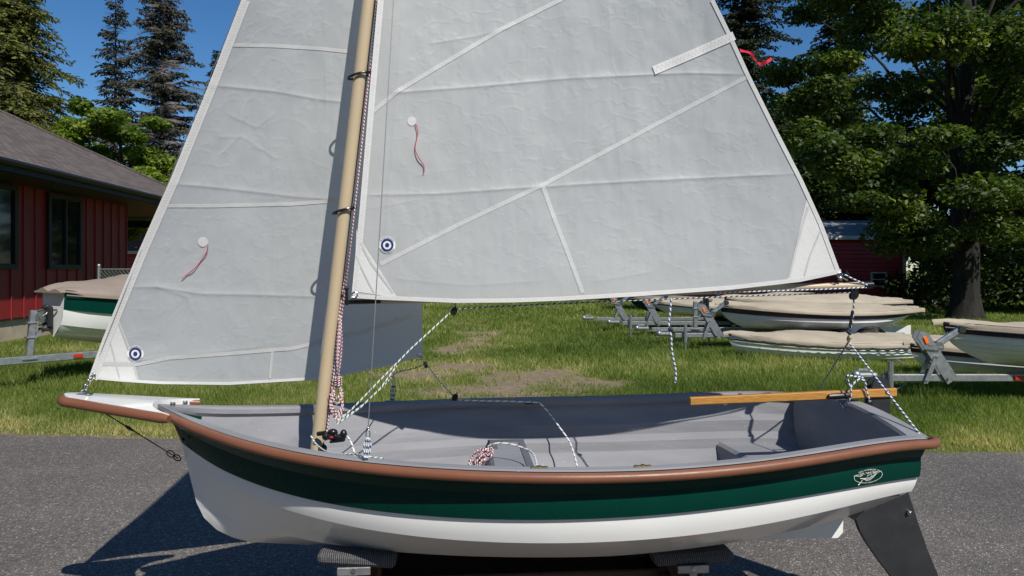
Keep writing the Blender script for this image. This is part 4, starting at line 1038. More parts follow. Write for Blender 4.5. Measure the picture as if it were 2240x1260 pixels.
def build_sprit():
    M = globals()['M']
    tipu = LP(143, 870, 0).x; bu = LP(378, 912, -.115).x
    zt = lambda u: .868 + (.913 - .868) * (bu - u) / (bu - tipu)
    def outline(w):
        pts = []
        hw = lambda f: w + .125 * (1 - f) ** .9 + .022
        for f in np.linspace(0, .9, 14): pts.append((bu + (tipu - bu) * f, -hw(f)))
        h9 = hw(.9); u9 = bu + (tipu - bu) * .9; r = (bu - tipu) * .1
        for a in np.linspace(0, math.pi, 14)[1:-1]: pts.append((u9 - (r + w) * math.sin(a), -h9 * math.cos(a)))
        for f in np.linspace(.9, 0, 14): pts.append((bu + (tipu - bu) * f, hw(f)))
        return pts
    nose = LP(340, 881, 0).x
    O = outline(0)
    notch = [(nose + (bu - nose) * (abs(math.cos(a))) ** 2.2 - 0.0, O[-1][1] * math.cos(a)) for a in np.linspace(0, math.pi, 15)][1:-1]
    full = O + notch
    m = MB(); T = .030
    # top and bottom as triangles fans strips between centre line
    def P(p, dz): return (p[0], p[1], zt(p[0]) + dz + .006 * (1 - min(1, abs(p[1]) / .13)))
    import mathutils
    tri = mathutils.geometry.tessellate_polygon([[Vector((a, b, 0)) for (a, b) in full]])
    b = len(m.v); m.v += [P(p, 0) for p in full]
    for t in tri:
        A, B_, C_ = [full[i] for i in t]; cr = (B_[0] - A[0]) * (C_[1] - A[1]) - (B_[1] - A[1]) * (C_[0] - A[0])
        m.face([b + i for i in (t if cr > 0 else t[::-1])])
    b = len(m.v); m.v += [P(p, -T) for p in full]
    for t in tri:
        A, B_, C_ = [full[i] for i in t]; cr = (B_[0] - A[0]) * (C_[1] - A[1]) - (B_[1] - A[1]) * (C_[0] - A[0])
        m.face([b + i for i in (t if cr < 0 else t[::-1])])
    G = [[P(p, 0) for p in full + full[:1]], [P(p, -T) for p in full + full[:1]]]
    m.grid(G)
    sp = m.build('bowsprit_deck', M['white_gel'], boat, angle=40)
    m = MB(); m.tube([(p[0], p[1], zt(p[0]) - .017) for p in outline(.004)], [.013] + [.0175] * (len(O) - 2) + [.013], 10)
    m.build('rubber_edge', M['rail'], sp, angle=60)
    for (px, py, v) in ((378, 879, -.03), (405, 876, .1)):
        m = MB(); c = LP(px, py, v); z = c.z - .004
        for dx in (-.005, .005): m.tube([(c.x + dx, c.y, z - .012), (c.x + dx, c.y, z + .003)], .0032, 6)
        m.disc((c.x, c.y, z - .004), .009, (0, 0, 1), .004, 10); m.build('fastener', M['steel'], sp)
    c = LP(185, 862, 0); m = MB()
    m.box((c.x, 0, c.z - .001), (.05, .018, .004)); m.tube(smoothline([(c.x - .012, 0, c.z - .002), (c.x - .008, 0, c.z + .014), (c.x + .004, 0, c.z + .016), (c.x + .012, 0, c.z)], 5), .0025, 6)
    m.build('eye_strap', M['steel'], sp)
    # bobstay
    m = MB(); a = LP(222, 903, 0); a.z += .006; q = LP(390, 1003, 0); mid = a.lerp(q, .35); mid2 = a.lerp(q, .88)
    m.tube([a, q], .0022, 6); m.tube([a.lerp(q, .30), mid, a.lerp(q, .42)], [.003, .0065, .003], 6)
    m.build('bobstay', M['dark_wire'], boat)
    m = MB()
    for r_, c in ((.010, q.lerp(a, .10)), (.009, q.lerp(a, .015))):
        d = (q - a).normalized(); n = Vector((0, 1, 0)); e = d.cross(n)
        m.tube([c + d * (1.5 * r_ * math.cos(t)) + e * (r_ * math.sin(t)) for t in np.linspace(0, 2 * math.pi, 14)[:-1]], .0022, 6, closed=True)
    m.build('bobstay_shackle', M['dark_wire'], boat)
build_sprit()

# ---- spars
MF = LP(692, 990, 0); MT0 = LP(806, 0, 0); MU = (MT0 - MF).normalized()
def mast_at_z(z): return MF + MU * ((z - MF.z) / MU.z)
def build_mast():
    m = MB(); foot = mast_at_z(.42); top = mast_at_z(4.15)
    m.tube([foot, mast_at_z(1), mast_at_z(2.2), mast_at_z(3.4), top], [.0225, .0225, .0220, .019, .016], 24)
    mo = m.build('mast', M['spar'], boat)
    m = MB(); b = mast_at_z(.44); m.disc((b.x, b.y, .46), .05, MU, .08, 20); m.build('mast_step', M['grey_in'], mo)
    for (pa, pb) in (((788, 172), (807, 157)), ((736, 464), (785, 456))):
        # rubber hoop round the mast, dropping on the left
        a = LP(pa[0] - 4 + 6, pa[1], -.0); b_ = LP(pb[0], pb[1], -.01)
        c = mast_at_z((a.z + b_.z) / 2); rx = .040
        pts = []
        for t in np.linspace(0, 2 * math.pi, 24)[:-1]:
            dx = rx * math.cos(t) * (1.0 if math.cos(t) > 0 else 1.05) ; pts.append((c.x + dx, c.y + .031 * math.sin(t), c.z + dx * .28))
        m = MB(); m.tube(pts, .0045, 8, closed=True); m.ball((c.x + .038, c.y - .006, c.z + .012), .0075, 6); m.ball((c.x + .030, c.y - .014, c.z + .008), .006, 6)
        m.build('luff_hoop', M['black'], mo)
    # boom
    g = LP(768, 659, 0); e = LP(1907, 623, 0)
    m = MB(); N_ = 16; pts = [g.lerp(e, i / N_) for i in range(N_ + 1)]
    m.tube(pts, [.0125 + .0045 * math.sin(math.pi * min(1, i / N_ * 1.1)) for i in range(N_ + 1)], 16)
    bo = m.build('boom', M['spar'], boat)
    m = MB(); a = LP(763, 661, -.0); d = (e - g).normalized()
    m.beam(a + Vector((-.012, -.016, 0)), a + d * .115 + Vector((0, -.017, 0)), .003, .014); m.beam(a + Vector((-.012, .016, 0)), a + d * .115 + Vector((0, .017, 0)), .003, .014)
    for k in (.015, .045, .075, .105): q = a + d * k; m.disc((q.x, -.0185, q.z), .0035, (0, 1, 0), .005, 8)
    q = LP(758, 640, -.01); m.tube([q + Vector((0, 0, .012)), q + Vector((.001, 0, -.045))], .0055, 8); m.ball(q + Vector((0, 0, .014)), .008, 6); m.tube([q + Vector((0, 0, -.01)), q + Vector((-.02, .01, -.01))], .005, 6)
    m.build('gooseneck', M['black'], bo)
    m = MB(); m.tube([e - d * .035, e + d * .002], [.0135, .0135], 14); m.build('end_cap', M['black'], bo)
    m = MB()
    for (px, py) in ((992, 668), (1868, 634), (1590, 631)):
        q = LP(px, py, 0); m.tube([q + Vector((-.006, 0, 0.012)), q + Vector((-.008, 0, -.006)), q + Vector((.008, 0, -.006)), q + Vector((.006, 0, .012))], .002, 5)
    m.build('eye_strap', M['steel'], bo)
build_mast()

# ---- sails
M_LUFF = [(768, 652), (786, 461), (811, 167), (826, 0), (940, -1270)]
M_LEECH = [(1840, 598), (1800, 490), (1757, 395), (1700, 284), (1640, 163), (1600, 75), (1563, 0), (1300, -520), (955, -1270)]
M_FOOT = [(768, 652), (830, 656), (1000, 663), (1120, 662), (1230, 658), (1400, 648), (1600, 634), (1750, 617), (1840, 598)]
J_LUFF = [(195, 829), (225, 745), (303, 555), (375, 392), (458, 187), (530, 0), (780, -640), (920, -1000)]
J_LEECH = [(925, 777), (922, 665), (924, 300), (926, -200), (928, -1000)]
J_FOOT = [(195, 829), (270, 836), (350, 841), (500, 843), (700, 831), (850, 801), (925, 777)]
def xi(curve, y): c = sorted(curve, key=lambda p: p[1]); return float(np.interp(y, [p[1] for p in c], [p[0] for p in c]))
def yi(curve, x): return float(np.interp(x, [p[0] for p in curve], [p[1] for p in curve]))
def seg_d(px, py, pl):
    """signed distance (pixels) to a polyline, vectorised"""
    best = np.full(np.shape(px), 1e9)
    for (a, b) in zip(pl[:-1], pl[1:]):
        dx, dy = b[0] - a[0], b[1] - a[1]; L2 = dx * dx + dy * dy
        t = np.clip(((px - a[0]) * dx + (py - a[1]) * dy) / L2, 0, 1)
        ex, ey = px - a[0] - t * dx, py - a[1] - t * dy; d = np.sqrt(ex * ex + ey * ey) * np.where(dx * ey - dy * ex > 0, 1, -1)
        best = np.where(np.abs(d) < np.abs(best), d, best)
    return best
M_FOLD = [([(862, 203), (1040, 190), (1240, 172), (1500, 160), (1640, 163)], 3.2), ([(808, 427), (960, 424), (1180, 409), (1400, 396), (1745, 380)], 3.2),
          ([(786, 430), (850, 423)], 1.5), ([(870, 610), (1020, 625), (1180, 615)], 1.5), ([(945, 95), (1040, 80), (1120, 60)], 1.6), ([(790, 461), (900, 440)], 1.3), ([(1300, 616), (1420, 596)], 1.6),
          ([(1560, 0), (1600, 60), (1640, 160)], 1.2), ([(880, 0), (868, 200), (850, 420), (835, 640)], 1.1), ([(1330, 0), (1340, 180), (1360, 400), (1370, 640)], 0.7)]
J_FOLD = [([(458, 186), (520, 192), (600, 200), (700, 218), (770, 225)], 3.2), ([(372, 402), (450, 408), (560, 420), (640, 430), (750, 438)], 3.0), ([(285, 628), (345, 628), (440, 643), (560, 645), (720, 650)], 3.2),
          ([(345, 628), (330, 560), (355, 470)], 1.5), ([(345, 628), (410, 650), (420, 680)], 2.0), ([(480, 300), (530, 300), (600, 345)], 1.3), ([(540, 220), (520, 300), (480, 340)], 1.4),
          ([(300, 790), (420, 776), (560, 760)], 1.5), ([(590, 30), (580, 200), (600, 420), (595, 640)], 0.8), ([(710, 50), (712, 220), (715, 430)], .9), ([(500, 250), (560, 280), (600, 250)], 1.2)]
def wrinkle(px, py, folds, seed):
    r = np.zeros(np.shape(px))
    for pl, a in folds:
        d = seg_d(px, py, pl)
        r = r - a * .00085 * np.where(d < 0, np.exp(-np.abs(d) / 6), np.exp(-np.abs(d) / 2.6)) - a * .0003 * np.exp(-np.abs(d) / 22)
    n = fbm(px * .010 + seed, py * .006, 4) - .5; n2 = 1 - np.abs(fbm(px * .022 + py * .012 + seed * 3, py * .028 - px * .008 + 5, 4) - .5) * 2
    r = r + n * .015 - np.clip(n2 - .90, 0, 1) * .0060 + (fbm(px * .03 + seed, py * .008, 3) - .5) * .0028
    return r
def v_main(px, py):
    px = np.asarray(px, float); py = np.asarray(py, float)
    lf = np.interp(-py, [-p[1] for p in M_LUFF], [p[0] for p in M_LUFF]); le = np.interp(-py, [-p[1] for p in M_LEECH], [p[0] for p in M_LEECH])
    sx = np.clip((px - lf) / np.maximum(le - lf, 5), 0, 1); ty = np.clip((650 - py) / 1920, 0, 1)
    edge = np.clip(np.minimum(sx, 1 - sx) * 12, 0, 1)
    bel = .075 * 4 * sx * (1 - sx) * (np.sin(np.pi * np.clip(ty * 1.1 + .06, 0, 1)) ** .6)
    bel = bel + .10 * sx * ty
    yf = np.interp(px, [p[0] for p in M_FOOT], [p[1] for p in M_FOOT]); bel = bel * (1 - np.exp(-np.clip(yf - py, 0, None) / 110)) ** 1.1
    return -.030 + bel + wrinkle(px, py, M_FOLD, 3.1) * (.25 + .75 * edge) * np.clip(.2 + np.clip(yf - py, 0, None) / 90, 0, 1)
def v_jib(px, py):
    px = np.asarray(px, float); py = np.asarray(py, float)
    lf = np.interp(-py, [-p[1] for p in J_LUFF], [p[0] for p in J_LUFF]); le = np.interp(-py, [-p[1] for p in J_LEECH], [p[0] for p in J_LEECH])
    sx = np.clip((px - lf) / np.maximum(le - lf, 5), 0, 1); ty = np.clip((828 - py) / 1830, 0, 1)
    edge = np.clip(sx * 12, 0, 1)
    return .30 * sx ** .85 * (1 - ty) + .06 * 4 * sx * (1 - sx) * (1 - ty) ** .5 + wrinkle(px, py, J_FOLD, 9.7) * (.25 + .75 * edge)
def LPa(px, py, v):
    a = (px - CX) / FX; b = (CY - py) / FX; d = (v + DY * CT) / (CT - a * ST); X, Y = a * d, d - DY
    return np.stack([X * CT + Y * ST, -X * ST + Y * CT, CH + b * d], -1)
def build_sail(name, luff, leech, foot, vf, nx, ny, label=None):
    t = np.concatenate([np.linspace(0, .345 if name == 'mainsail' else .46, ny), np.linspace(.345 if name == 'mainsail' else .46, 1, 36)[1:]])
    s = np.linspace(0, 1, nx); S, T = np.meshgrid(s, t)
    y0l, y1l = luff[0][1], luff[-1][1]; y0e, y1e = leech[0][1], leech[-1][1]
    yl = y0l + (y1l - y0l) * T; ye = y0e + (y1e - y0e) * T
    xl = np.interp(-yl, [-p[1] for p in luff], [p[0] for p in luff]); xe = np.interp(-ye, [-p[1] for p in leech], [p[0] for p in leech])
    PX = xl + (xe - xl) * S; PY = yl + (ye - yl) * S
    fx = np.interp(foot[0][0] + (foot[-1][0] - foot[0][0]) * S, [p[0] for p in foot], [p[1] for p in foot]); st = foot[0][1] + (foot[-1][1] - foot[0][1]) * S
    PY = PY + (fx - st) * (1 - T) ** 7
    V = LPa(PX, PY, vf(PX, PY)).reshape(-1, 3)
    r, c = PX.shape; I = np.arange(r * c).reshape(r, c); F = np.stack([I[:-1, :-1].ravel(), I[:-1, 1:].ravel(), I[1:, 1:].ravel(), I[1:, :-1].ravel()], 1)
    return npmesh(name, V, F, M['sail'], boat, smooth=True)
mainsail = build_sail('mainsail', M_LUFF, M_LEECH, M_FOOT, v_main, 440, 360)
jib = build_sail('jib', J_LUFF, J_LEECH, J_FOOT, v_jib, 330, 400)
def strip(mb, pl, w, vf, off=-.0016, k=8.0, reps=1.0):
    """flat tape following the sail, w in pixels; uv for the stitching"""
    L = 0; A = []; B = []; U = []
    pts = []
    for (a, b) in zip(pl[:-1], pl[1:]):
        n = max(2, int(math.hypot(b[0] - a[0], b[1] - a[1]) / 6))
        for i in range(n): pts.append((a[0] + (b[0] - a[0]) * i / n, a[1] + (b[1] - a[1]) * i / n))
    pts.append(pl[-1])
    rows = [[] for _ in range(3)]; uv = [[] for _ in range(3)]
    for i, p in enumerate(pts):
        a = pts[max(0, i - 1)]; b = pts[min(len(pts) - 1, i + 1)]; d = math.hypot(b[0] - a[0], b[1] - a[1])
        nx, ny = -(b[1] - a[1]) / d, (b[0] - a[0]) / d
        if i: L += math.hypot(p[0] - pts[i - 1][0], p[1] - pts[i - 1][1])
        for j, f in enumerate((-.5, 0, .5)):
            x, y = p[0] + nx * w * f, p[1] + ny * w * f
            rows[j].append(tuple(LP(x, y, float(vf(x, y)) + off))); uv[j].append((L / k, f + .5))
    mb.grid(rows, uv); return mb
def patchmesh(mb, poly, vf, off=-.0012, step=14):
    """fill a convex outline on the sail"""
    xs = [p[0] for p in poly]; ys = [p[1] for p in poly]
    y0, y1 = min(ys), max(ys); n = max(4, int((y1 - y0) / step)); G = []
    for i in range(n + 1):
        y = y0 + (y1 - y0) * i / n; y = min(max(y, y0 + .01), y1 - .01); X = []
        for a, b in zip(poly, poly[1:] + poly[:1]):
            if (a[1] - y) * (b[1] - y) <= 0 and a[1] != b[1]: X.append(a[0] + (b[0] - a[0]) * (y - a[1]) / (b[1] - a[1]))
        xa, xb = min(X), max(X); G.append([tuple(LP(xa + (xb - xa) * j / 10, y, float(vf(xa + (xb - xa) * j / 10, y)) + off)) for j in range(11)])
    mb.grid(G, flip=True); return mb
def build_sail_details():
    inx = lambda c, dx, dy=0: [(p[0] + dx, p[1] + dy) for p in c]
    for (sail, vf, tapes, hems) in ((mainsail, v_main,
        [([(832, 578), (1010, 488), (1190, 403), (1420, 280), (1640, 165)], 9), ([(1187, 405), (1210, 470), (1245, 560), (1275, 641)], 9), ([(815, 245), (868, 200), (980, 133), (1100, 62), (1225, 0), (1450, -130)], 9),
         ([(1768, 452), (1745, 530), (1727, 606)], 5), ([(1795, 505), (1772, 560), (1760, 603)], 3.5), ([(782, 520), (812, 575), (860, 640)], 5), ([(778, 560), (800, 605), (818, 640)], 3.5)],
        [(inx(M_LUFF[:4], 7), 13), ([(p[0] - 5, p[1]) for p in M_LEECH[:7]], 9), ([(p[0], p[1] - 5) for p in M_FOOT], 9)]),
        (jib, v_jib,
        [([(508, 98), (600, 100), (700, 106), (785, 115)], 8), ([(362, 450), (470, 450), (640, 446), (760, 437)], 8), ([(222, 796), (300, 797), (370, 783), (480, 775), (640, 762), (780, 730), (900, 690)], 8),
         ([(596, 766), (590, 828)], 5), ([(258, 700), (285, 770), (303, 836)], 5), ([(240, 745), (255, 800), (262, 830)], 3.5)],
        [([(p[0] + 8, p[1]) for p in J_LUFF[:6]], 19), ([(p[0], p[1] - 4) for p in J_FOOT], 6), ])):
        for i, (pl, w) in enumerate(tapes): strip(MB(), pl, w, vf, off=-.0016 - .0002 * i, k=9).build('seam_tape', M['tape'], sail)
        for i, (pl, w) in enumerate(hems): strip(MB(), pl, w, vf, off=-.0026 - .0002 * i, k=7).build('hem', M['hem'], sail)
    # corner reinforcements
    m = MB(); patchmesh(m, [(780, 500), (783, 515), (870, 652), (773, 648)], v_main, -.0010); m.build('corner_patch', M['hem'], mainsail); m = MB(); patchmesh(m, [(1766, 430), (1722, 612), (1838, 598)], v_main, -.0010); m.build('corner_patch', M['hem'], mainsail)
    m = MB(); patchmesh(m, [(255, 700), (305, 838), (202, 828)], v_jib, -.0010); m.build('corner_patch', M['hem'], jib)
    # batten pocket
    m = MB(); strip(m, [(1433, 153), (1520, 116), (1606, 78)], 19, v_main, -.0034, 9); strip(m, [(1430, 154), (1440, 150)], 19, v_main, -.004, 9); m.build('batten_pocket', M['hem'], mainsail)
    # maker badge (white disc, blue ring, blue dot)
    for sail, vf, cx, cy, r in ((mainsail, v_main, 847, 536, 18.5), (jib, v_jib, 296, 774, 18.5)):
        def ring(mb, r0, r1, off):
            G = [[tuple(LP(cx + rr * math.cos(a) * .98, cy + rr * math.sin(a), float(vf(cx, cy)) * .0 + float(vf(cx + rr * math.cos(a), cy + rr * math.sin(a))) + off)) for a in np.linspace(0, 2 * math.pi, 33)] for rr in (r0, r1)]
            mb.grid(G)
        m = MB(); ring(m, .01, r, -.0030); o = m.build('maker_badge', M['decal_white'], sail)
        m = MB(); ring(m, 9.4, 14.2, -.0042); ring(m, .01, 4.8, -.0042)
        for (s_, am, up) in (('NEIL PRYDE INTERNATIONAL', 90, 1), ('NEIL PRYDE INTERNATIONAL', -90, -1)):
            V, F = text_verts(s_, 1.0, .03); x0 = min(v[0] for v in V); x1 = max(v[0] for v in V); b = len(m.v)
            for (x, y, z) in V:
                f = (x - x0) / (x1 - x0) - .5; a = R(am - up * f * 125); rr = 16.3 + up * (y - .35) * 2.6
                X = cx + rr * math.cos(a); Y = cy - rr * math.sin(a); m.v.append(tuple(LP(X, Y, float(vf(X, Y)) - .0042)))
            for f in F: m.face([b + i for i in f])
        m.build('badge_print', M['decal_blue'], o)
    # tell-tales
    for sail, vf, c, pl in ((mainsail, v_main, (901, 265), [(909, 270), (914, 290), (908, 325), (916, 345), (927, 362), (928, 377)]), (jib, v_jib, (444, 529), [(455, 536), (452, 552), (440, 570), (425, 588), (410, 600), (398, 608)])):
        m = MB()
        G = [[tuple(LP(c[0] + rr * math.cos(a), c[1] + rr * math.sin(a), float(vf(c[0] + rr * math.cos(a), c[1] + rr * math.sin(a))) - .0024)) for a in np.linspace(0, 2 * math.pi, 21)] for rr in (.01, 11 if sail is jib else 10)]
        m.grid(G); m.build('telltale_patch', M['patch'], sail)
        m = MB(); P = smoothline([LP(p[0], p[1], float(vf(p[0], p[1])) - .006 - .004 * (i % 2)) for i, p in enumerate(pl)], 6); m.tube(P, .0026, 5, flat=.6)
        m.build('telltale', M['red_tape'], sail)
    pl = [(1618, 110, .0), (1640, 116, .02), (1650, 128, .05), (1660, 140, .06), (1675, 136, .07), (1688, 128, .09)]
    m = MB(); P = smoothline([LP(*p) for p in pl], 6)
    m.grid([[tuple(p + Vector((0, .006 * math.sin(i * .5), .0065))) for i, p in enumerate(P)], [tuple(p + Vector((.002, -.006 * math.sin(i * .5), -.0065))) for i, p in enumerate(P)]])
    m.build('leech_ribbon', M['red_tape'], mainsail)
    # grommets / clew rings
    for sail, vf, c in ((mainsail, v_main, (1837, 602)), (jib, v_jib, (202, 822)), (jib, v_jib, (917, 779)), (mainsail, v_main, (776, 645))):
        p = LP(c[0], c[1], float(vf(*c)) - .002); m = MB()
        m.tube([p + Vector((.0095 * math.cos(a), 0, .0095 * math.sin(a))) for a in np.linspace(0, 2 * math.pi, 17)[:-1]], .003, 6, closed=True); m.build('grommet', M['steel'], sail)
build_sail_details()

# ---- rigging
def rope(name, pts, r, mat, parent=None, n=7, label=None, smooth=True):
    P = [LV(p) for p in pts]; P = smoothline(P, 6) if smooth and len(P) > 2 else P
    m = MB(); m.tube(P, r, n); o = m.build(name, M[mat], parent or boat)
    if label: o['label'] = label
    return o
def build_rigging():
    # shrouds and forestay
    hd = mast_at_z(3.95)
    n0 = LP(805, 940, -.47)
    rope('shroud', [n0, hd], .0016, 'wire', smooth=False, label='near shroud wire')
    f0 = LP(861, 828, .47); rope('shroud', [f0, hd], .0016, 'wire', smooth=False, label='far shroud wire')
    jt = LP(202, 822, 0)
    rope('forestay', [jt + Vector((.0, .004, .01)), mast_at_z(3.98)], .0015, 'wire', smooth=False)
    m = MB(); base = LP(180, 857, 0)
    for q in (0.2, .5, .8):
        c = jt.lerp(base, q); d = (base - jt).normalized(); e = d.cross(Vector((0, 1, 0)))
        m.tube([c + d * (.014 * math.cos(t)) + e * (.006 * math.sin(t)) for t in np.linspace(0, 2 * math.pi, 14)[:-1]], .0022, 6, closed=True)
    m.build('tack_shackle', M['steel'], boat)
    # lashings at the chainplates
    for (tp, bt, v, mt) in (((805, 945), (802, 1001), -.49, 'rope_blue'), ((861, 832), (858, 878), .50, 'rope_blue')):
        a = LP(tp[0], tp[1], v); b = LP(bt[0], bt[1], v)
        m = MB()
        for k in range(4): off = (k - 1.5) * .0042; m.tube([a + Vector((off * .4, 0, -.014)), a.lerp(b, .5) + Vector((off * 1.6, .004 * (k % 2), 0)), b + Vector((off, 0, 0))], .0024, 6)
        m.build('shroud_lashing', M[mt], boat)
        m = MB(); c = a + Vector((0, 0, -.006)); m.tube([c + Vector((.006 * math.cos(t), 0, .013 * math.sin(t))) for t in np.linspace(0, 2 * math.pi, 14)[:-1]], .0018, 6, closed=True); m.ball(a + Vector((0, 0, .012)), .005, 6)
        m.build('shroud_shackle', M['steel'], boat)
    m = MB(); c = LP(858, 880, .50); m.tube([c + Vector((-.03, 0, .004)), c + Vector((0, 0, .0)), c + Vector((.032, 0, .004))], [.004, .008, .004], 8); m.box(c + Vector((0, .01, -.003)), (.02, .02, .012)); m.build('horn_cleat', M['grey_in'], boat)
    rope('lashing_tail', [(856, 884, .52), (853, 905, .50), (852, 935, .47), (855, 965, .42), (858, 1004, .38)], .0033, 'rope_white')
    # halyard down the aft face of the mast
    P = [(824, 0), (818, 80), (808, 165), (800, 230), (790, 330), (776, 456), (765, 550), (753, 650), (738, 760), (725, 860), (717, 930), (711, 965)]
    rope('halyard', [(x, y, -.012) for (x, y) in P], .0030, 'rope_red')
    rope('halyard', [(x - 5 if y > 600 else x, y, .004) for (x, y) in P if y > 500], .0028, 'rope_red')
    # mast track: dark line
    m = MB(); pts = [mast_at_z(z) + Vector((.0225, .006, 0)) for z in np.linspace(.75, 3.9, 12)]; m.tube(pts, .003, 6); m.build('luff_track', M['black'], boat)
    # halyard coil
    m = MB()
    for k in range(9):
        o1 = random.uniform(-5, 5); o2 = random.uniform(-9, 9); w = random.uniform(5, 15); bot = 885 + random.uniform(-30, 30)
        pl = [(744, 690, -.02), (743 + o1, 730, -.025), (738 + o1 * .6, 775, -.02), (739 + o1 * .3, 832, -.028), (733 - w * .5, 860, -.03), (730 - w * .6, bot - 10, -.03), (737, bot + 12, -.035), (745 + w * .4, bot - 8, -.03), (742 + w * .3, 855, -.03), (740 + o1 * .4, 832, -.028), (741 - o1, 790, -.03), (744 - o1, 735, -.03), (745, 692, -.022)]
        m.tube(smoothline([LP(*p) for p in pl], 5), .0026, 6)
    for k in range(4): c = LP(740, 826 + k * 5, -.028); m.tube([c + Vector((.0115 * math.cos(t), .012 * math.sin(t), .002 * math.sin(t))) for t in np.linspace(0, 2 * math.pi, 12)[:-1]], .0028, 6, closed=True)
    o = m.build('halyard_coil', M['rope_red'], boat); o['label'] = 'red and white rope coil hanging beside the mast'
    # mainsheet to the swivel cleat
    rope('mainsheet', [(984, 685, -.0), (900, 762, -.02), (835, 828, -.035), (770, 895, -.05), (733, 926, -.06)], .0030, 'rope_green', smooth=False)
    rope('mainsheet', [(868, 800, -.03), (832, 850, -.045), (790, 890, -.055), (752, 918, -.06), (738, 928, -.06)], .0030, 'rope_green', smooth=False)
    rope('mainsheet', [(1000, 676, -.012), (1100, 670, -.016), (1300, 661, -.018), (1600, 649, -.012), (1860, 640, 0)], .0028, 'rope_black')
    rope('outhaul', [(1560, 641, -.018), (1700, 636, -.018), (1800, 633, -.018), (1895, 629, -.01)], .0026, 'rope_blue')
    rope('outhaul', [(1846, 600, -.02), (1870, 612, -.02), (1898, 624, -.01)], .0032, 'rope_blue')
    def block(px, py, v, r=.013, name='block', ang=0):
        c = LP(px, py, v); m = MB(); d = Vector((math.sin(ang), 0, math.cos(ang)))
        for sy in (-.006, .006):
            m.prism([c + Vector((r * 1.0 * math.sin(t) * math.cos(ang) + 1.35 * r * math.cos(t) * math.sin(ang), sy - .0015, 1.35 * r * math.cos(t) * math.cos(ang) - r * math.sin(t) * math.sin(ang))) for t in np.linspace(0, 2 * math.pi, 15)[:-1]], (0, 1, 0), .003)
        m.disc(c, r * .8, (0, 1, 0), .008, 14); m.disc(c, r * .25, (0, 1, 0), .019, 8)
        m.tube([c + d * r * 1.2, c + d * r * 2.0], .003, 6); return m.build(name, M['black'], boat)
    block(993, 681, -.0, .012, ang=R(20)); block(1868, 645, 0, .015, ang=R(30)); block(995, 870, .53, .013, ang=R(25)); block(1852, 602, -.01, .009)
    m = MB(); c = LP(1838, 607, -.015); m.box(c, (.010, .02, .026), bev=.003); m.tube([c + Vector((0, 0, .005)), c + Vector((.03, 0, -.01))], .003, 6); m.build('clew_shackle', M['steel'], boat)
    # bridle at the stern
    jn = (1856, 748, -.02)
    rope('mainsheet_pendant', [(1868, 652, 0), (1866, 690, -.01), (1860, 722, -.018), jn], .0034, 'rope_black')
    m = MB(); a, b = LP(1865, 680, -.008), LP(1859, 716, -.018); m.tube([a, b], .0055, 8); m.build('rope_sleeve', M['black'], boat)
    m = MB(); c = LP(1857, 722, -.018)
    for k in range(3): m.ball(c + Vector((.003 * (-1) ** k, 0, -.006 * k)), .0075, 6)
    m.build('pendant_knot', M['rope_white'], boat)
    m = MB(); c = LP(1856, 742, -.02); m.tube([c + Vector((0, 0, .014)), c, c + Vector((0, 0, -.014))], [.003, .0075, .003], 8); m.tube([c + Vector((.004, 0, .002)), c + Vector((.011, -.003, .003))], .002, 5); m.build('snap_shackle', M['brass'], boat)
    rope('stern_bridle', [jn, (2014, 953, -.395)], .0034, 'rope_blue', smooth=False)
    rope('stern_bridle', [jn, (1786, 862, .36)], .0034, 'rope_black', smooth=False)
    # hanging rope tail under the boom
    rope('reef_line', [(1468, 652, -.02), (1466, 680, -.02), (1463, 705, -.02), (1464, 722, -.02), (1468, 736, -.02), (1470, 770, -.02), (1478, 812, -.02), (1477, 837, -.02)], .0038, 'rope_blue')
    m = MB(); c = LP(1466, 719, -.02); m.ball(c, .0085, 6); m.ball(c + Vector((.007, 0, -.004)), .006, 6); m.build('stopper_knot', M['rope_white'], boat)
    # far jib sheet
    rope('jib_sheet', [(917, 781, .31), (926, 790, .33), (935, 800, .35), (960, 832, .45), (990, 864, .55)], .0032, 'rope_green')
    m = MB(); c = LP(930, 795, .34); m.ball(c, .009, 6); m.ball(c + Vector((.004, 0, -.012)), .008, 6); m.build('sheet_knot', M['rope_green'], boat)
    rope('jib_sheet', [(999, 875, .53), (1060, 877, .53), (1120, 878, .53), (1180, 881, .52)], .0032, 'rope_white')
    rope('jib_sheet', [(1180, 881, .52), (1200, 902, .52), (1222, 932, .44), (1245, 965, .36), (1256, 995, .28), (1263, 1022, .20)], .0034, 'rope_white')
    rope('jib_sheet', [(932, 795, .33), (905, 806, .30), (868, 815, .28), (845, 838, .2), (800, 880, .12), (752, 915, .05)], .0024, 'rope_black')
    m = MB(); c = LP(1165, 882, .53); m.box(c, (.07, .02, .006), bev=.002); m.build('fairlead', M['black'], boat)
    # near jib sheet and loose line
    rope('jib_sheet', [(680, 953, -.05), (692, 972, -.1), (715, 988, -.2), (745, 993, -.3), (780, 994, -.36), (800, 998, -.42), (838, 1003, -.46)], .0028, 'rope_green')
    rope('cleat_tail', [(759, 953, -.06), (768, 968, -.1), (775, 990, -.14), (776, 1004, -.18)], .0034, 'rope_white')
    rope('shock_cord', [(1064, 978, .06), (1085, 970, .04), (1115, 971, .02), (1145, 980, -.02), (1166, 992, -.1), (1176, 1022, -.30)], .0032, 'rope_white')
    # swivel cam cleat
    m = MB(); c = LP(735, 953, -.06)
    m.box(c + Vector((-.008, 0, -.004)), (.075, .024, .022), Matrix.Rotation(R(8), 3, 'Y'), bev=.006); m.ball(c + Vector((-.012, 0, .012)), .017, 7, (1.1, .8, .75)); m.ball(c + Vector((.026, 0, .004)), .016, 7, (.8, .8, 1.1))
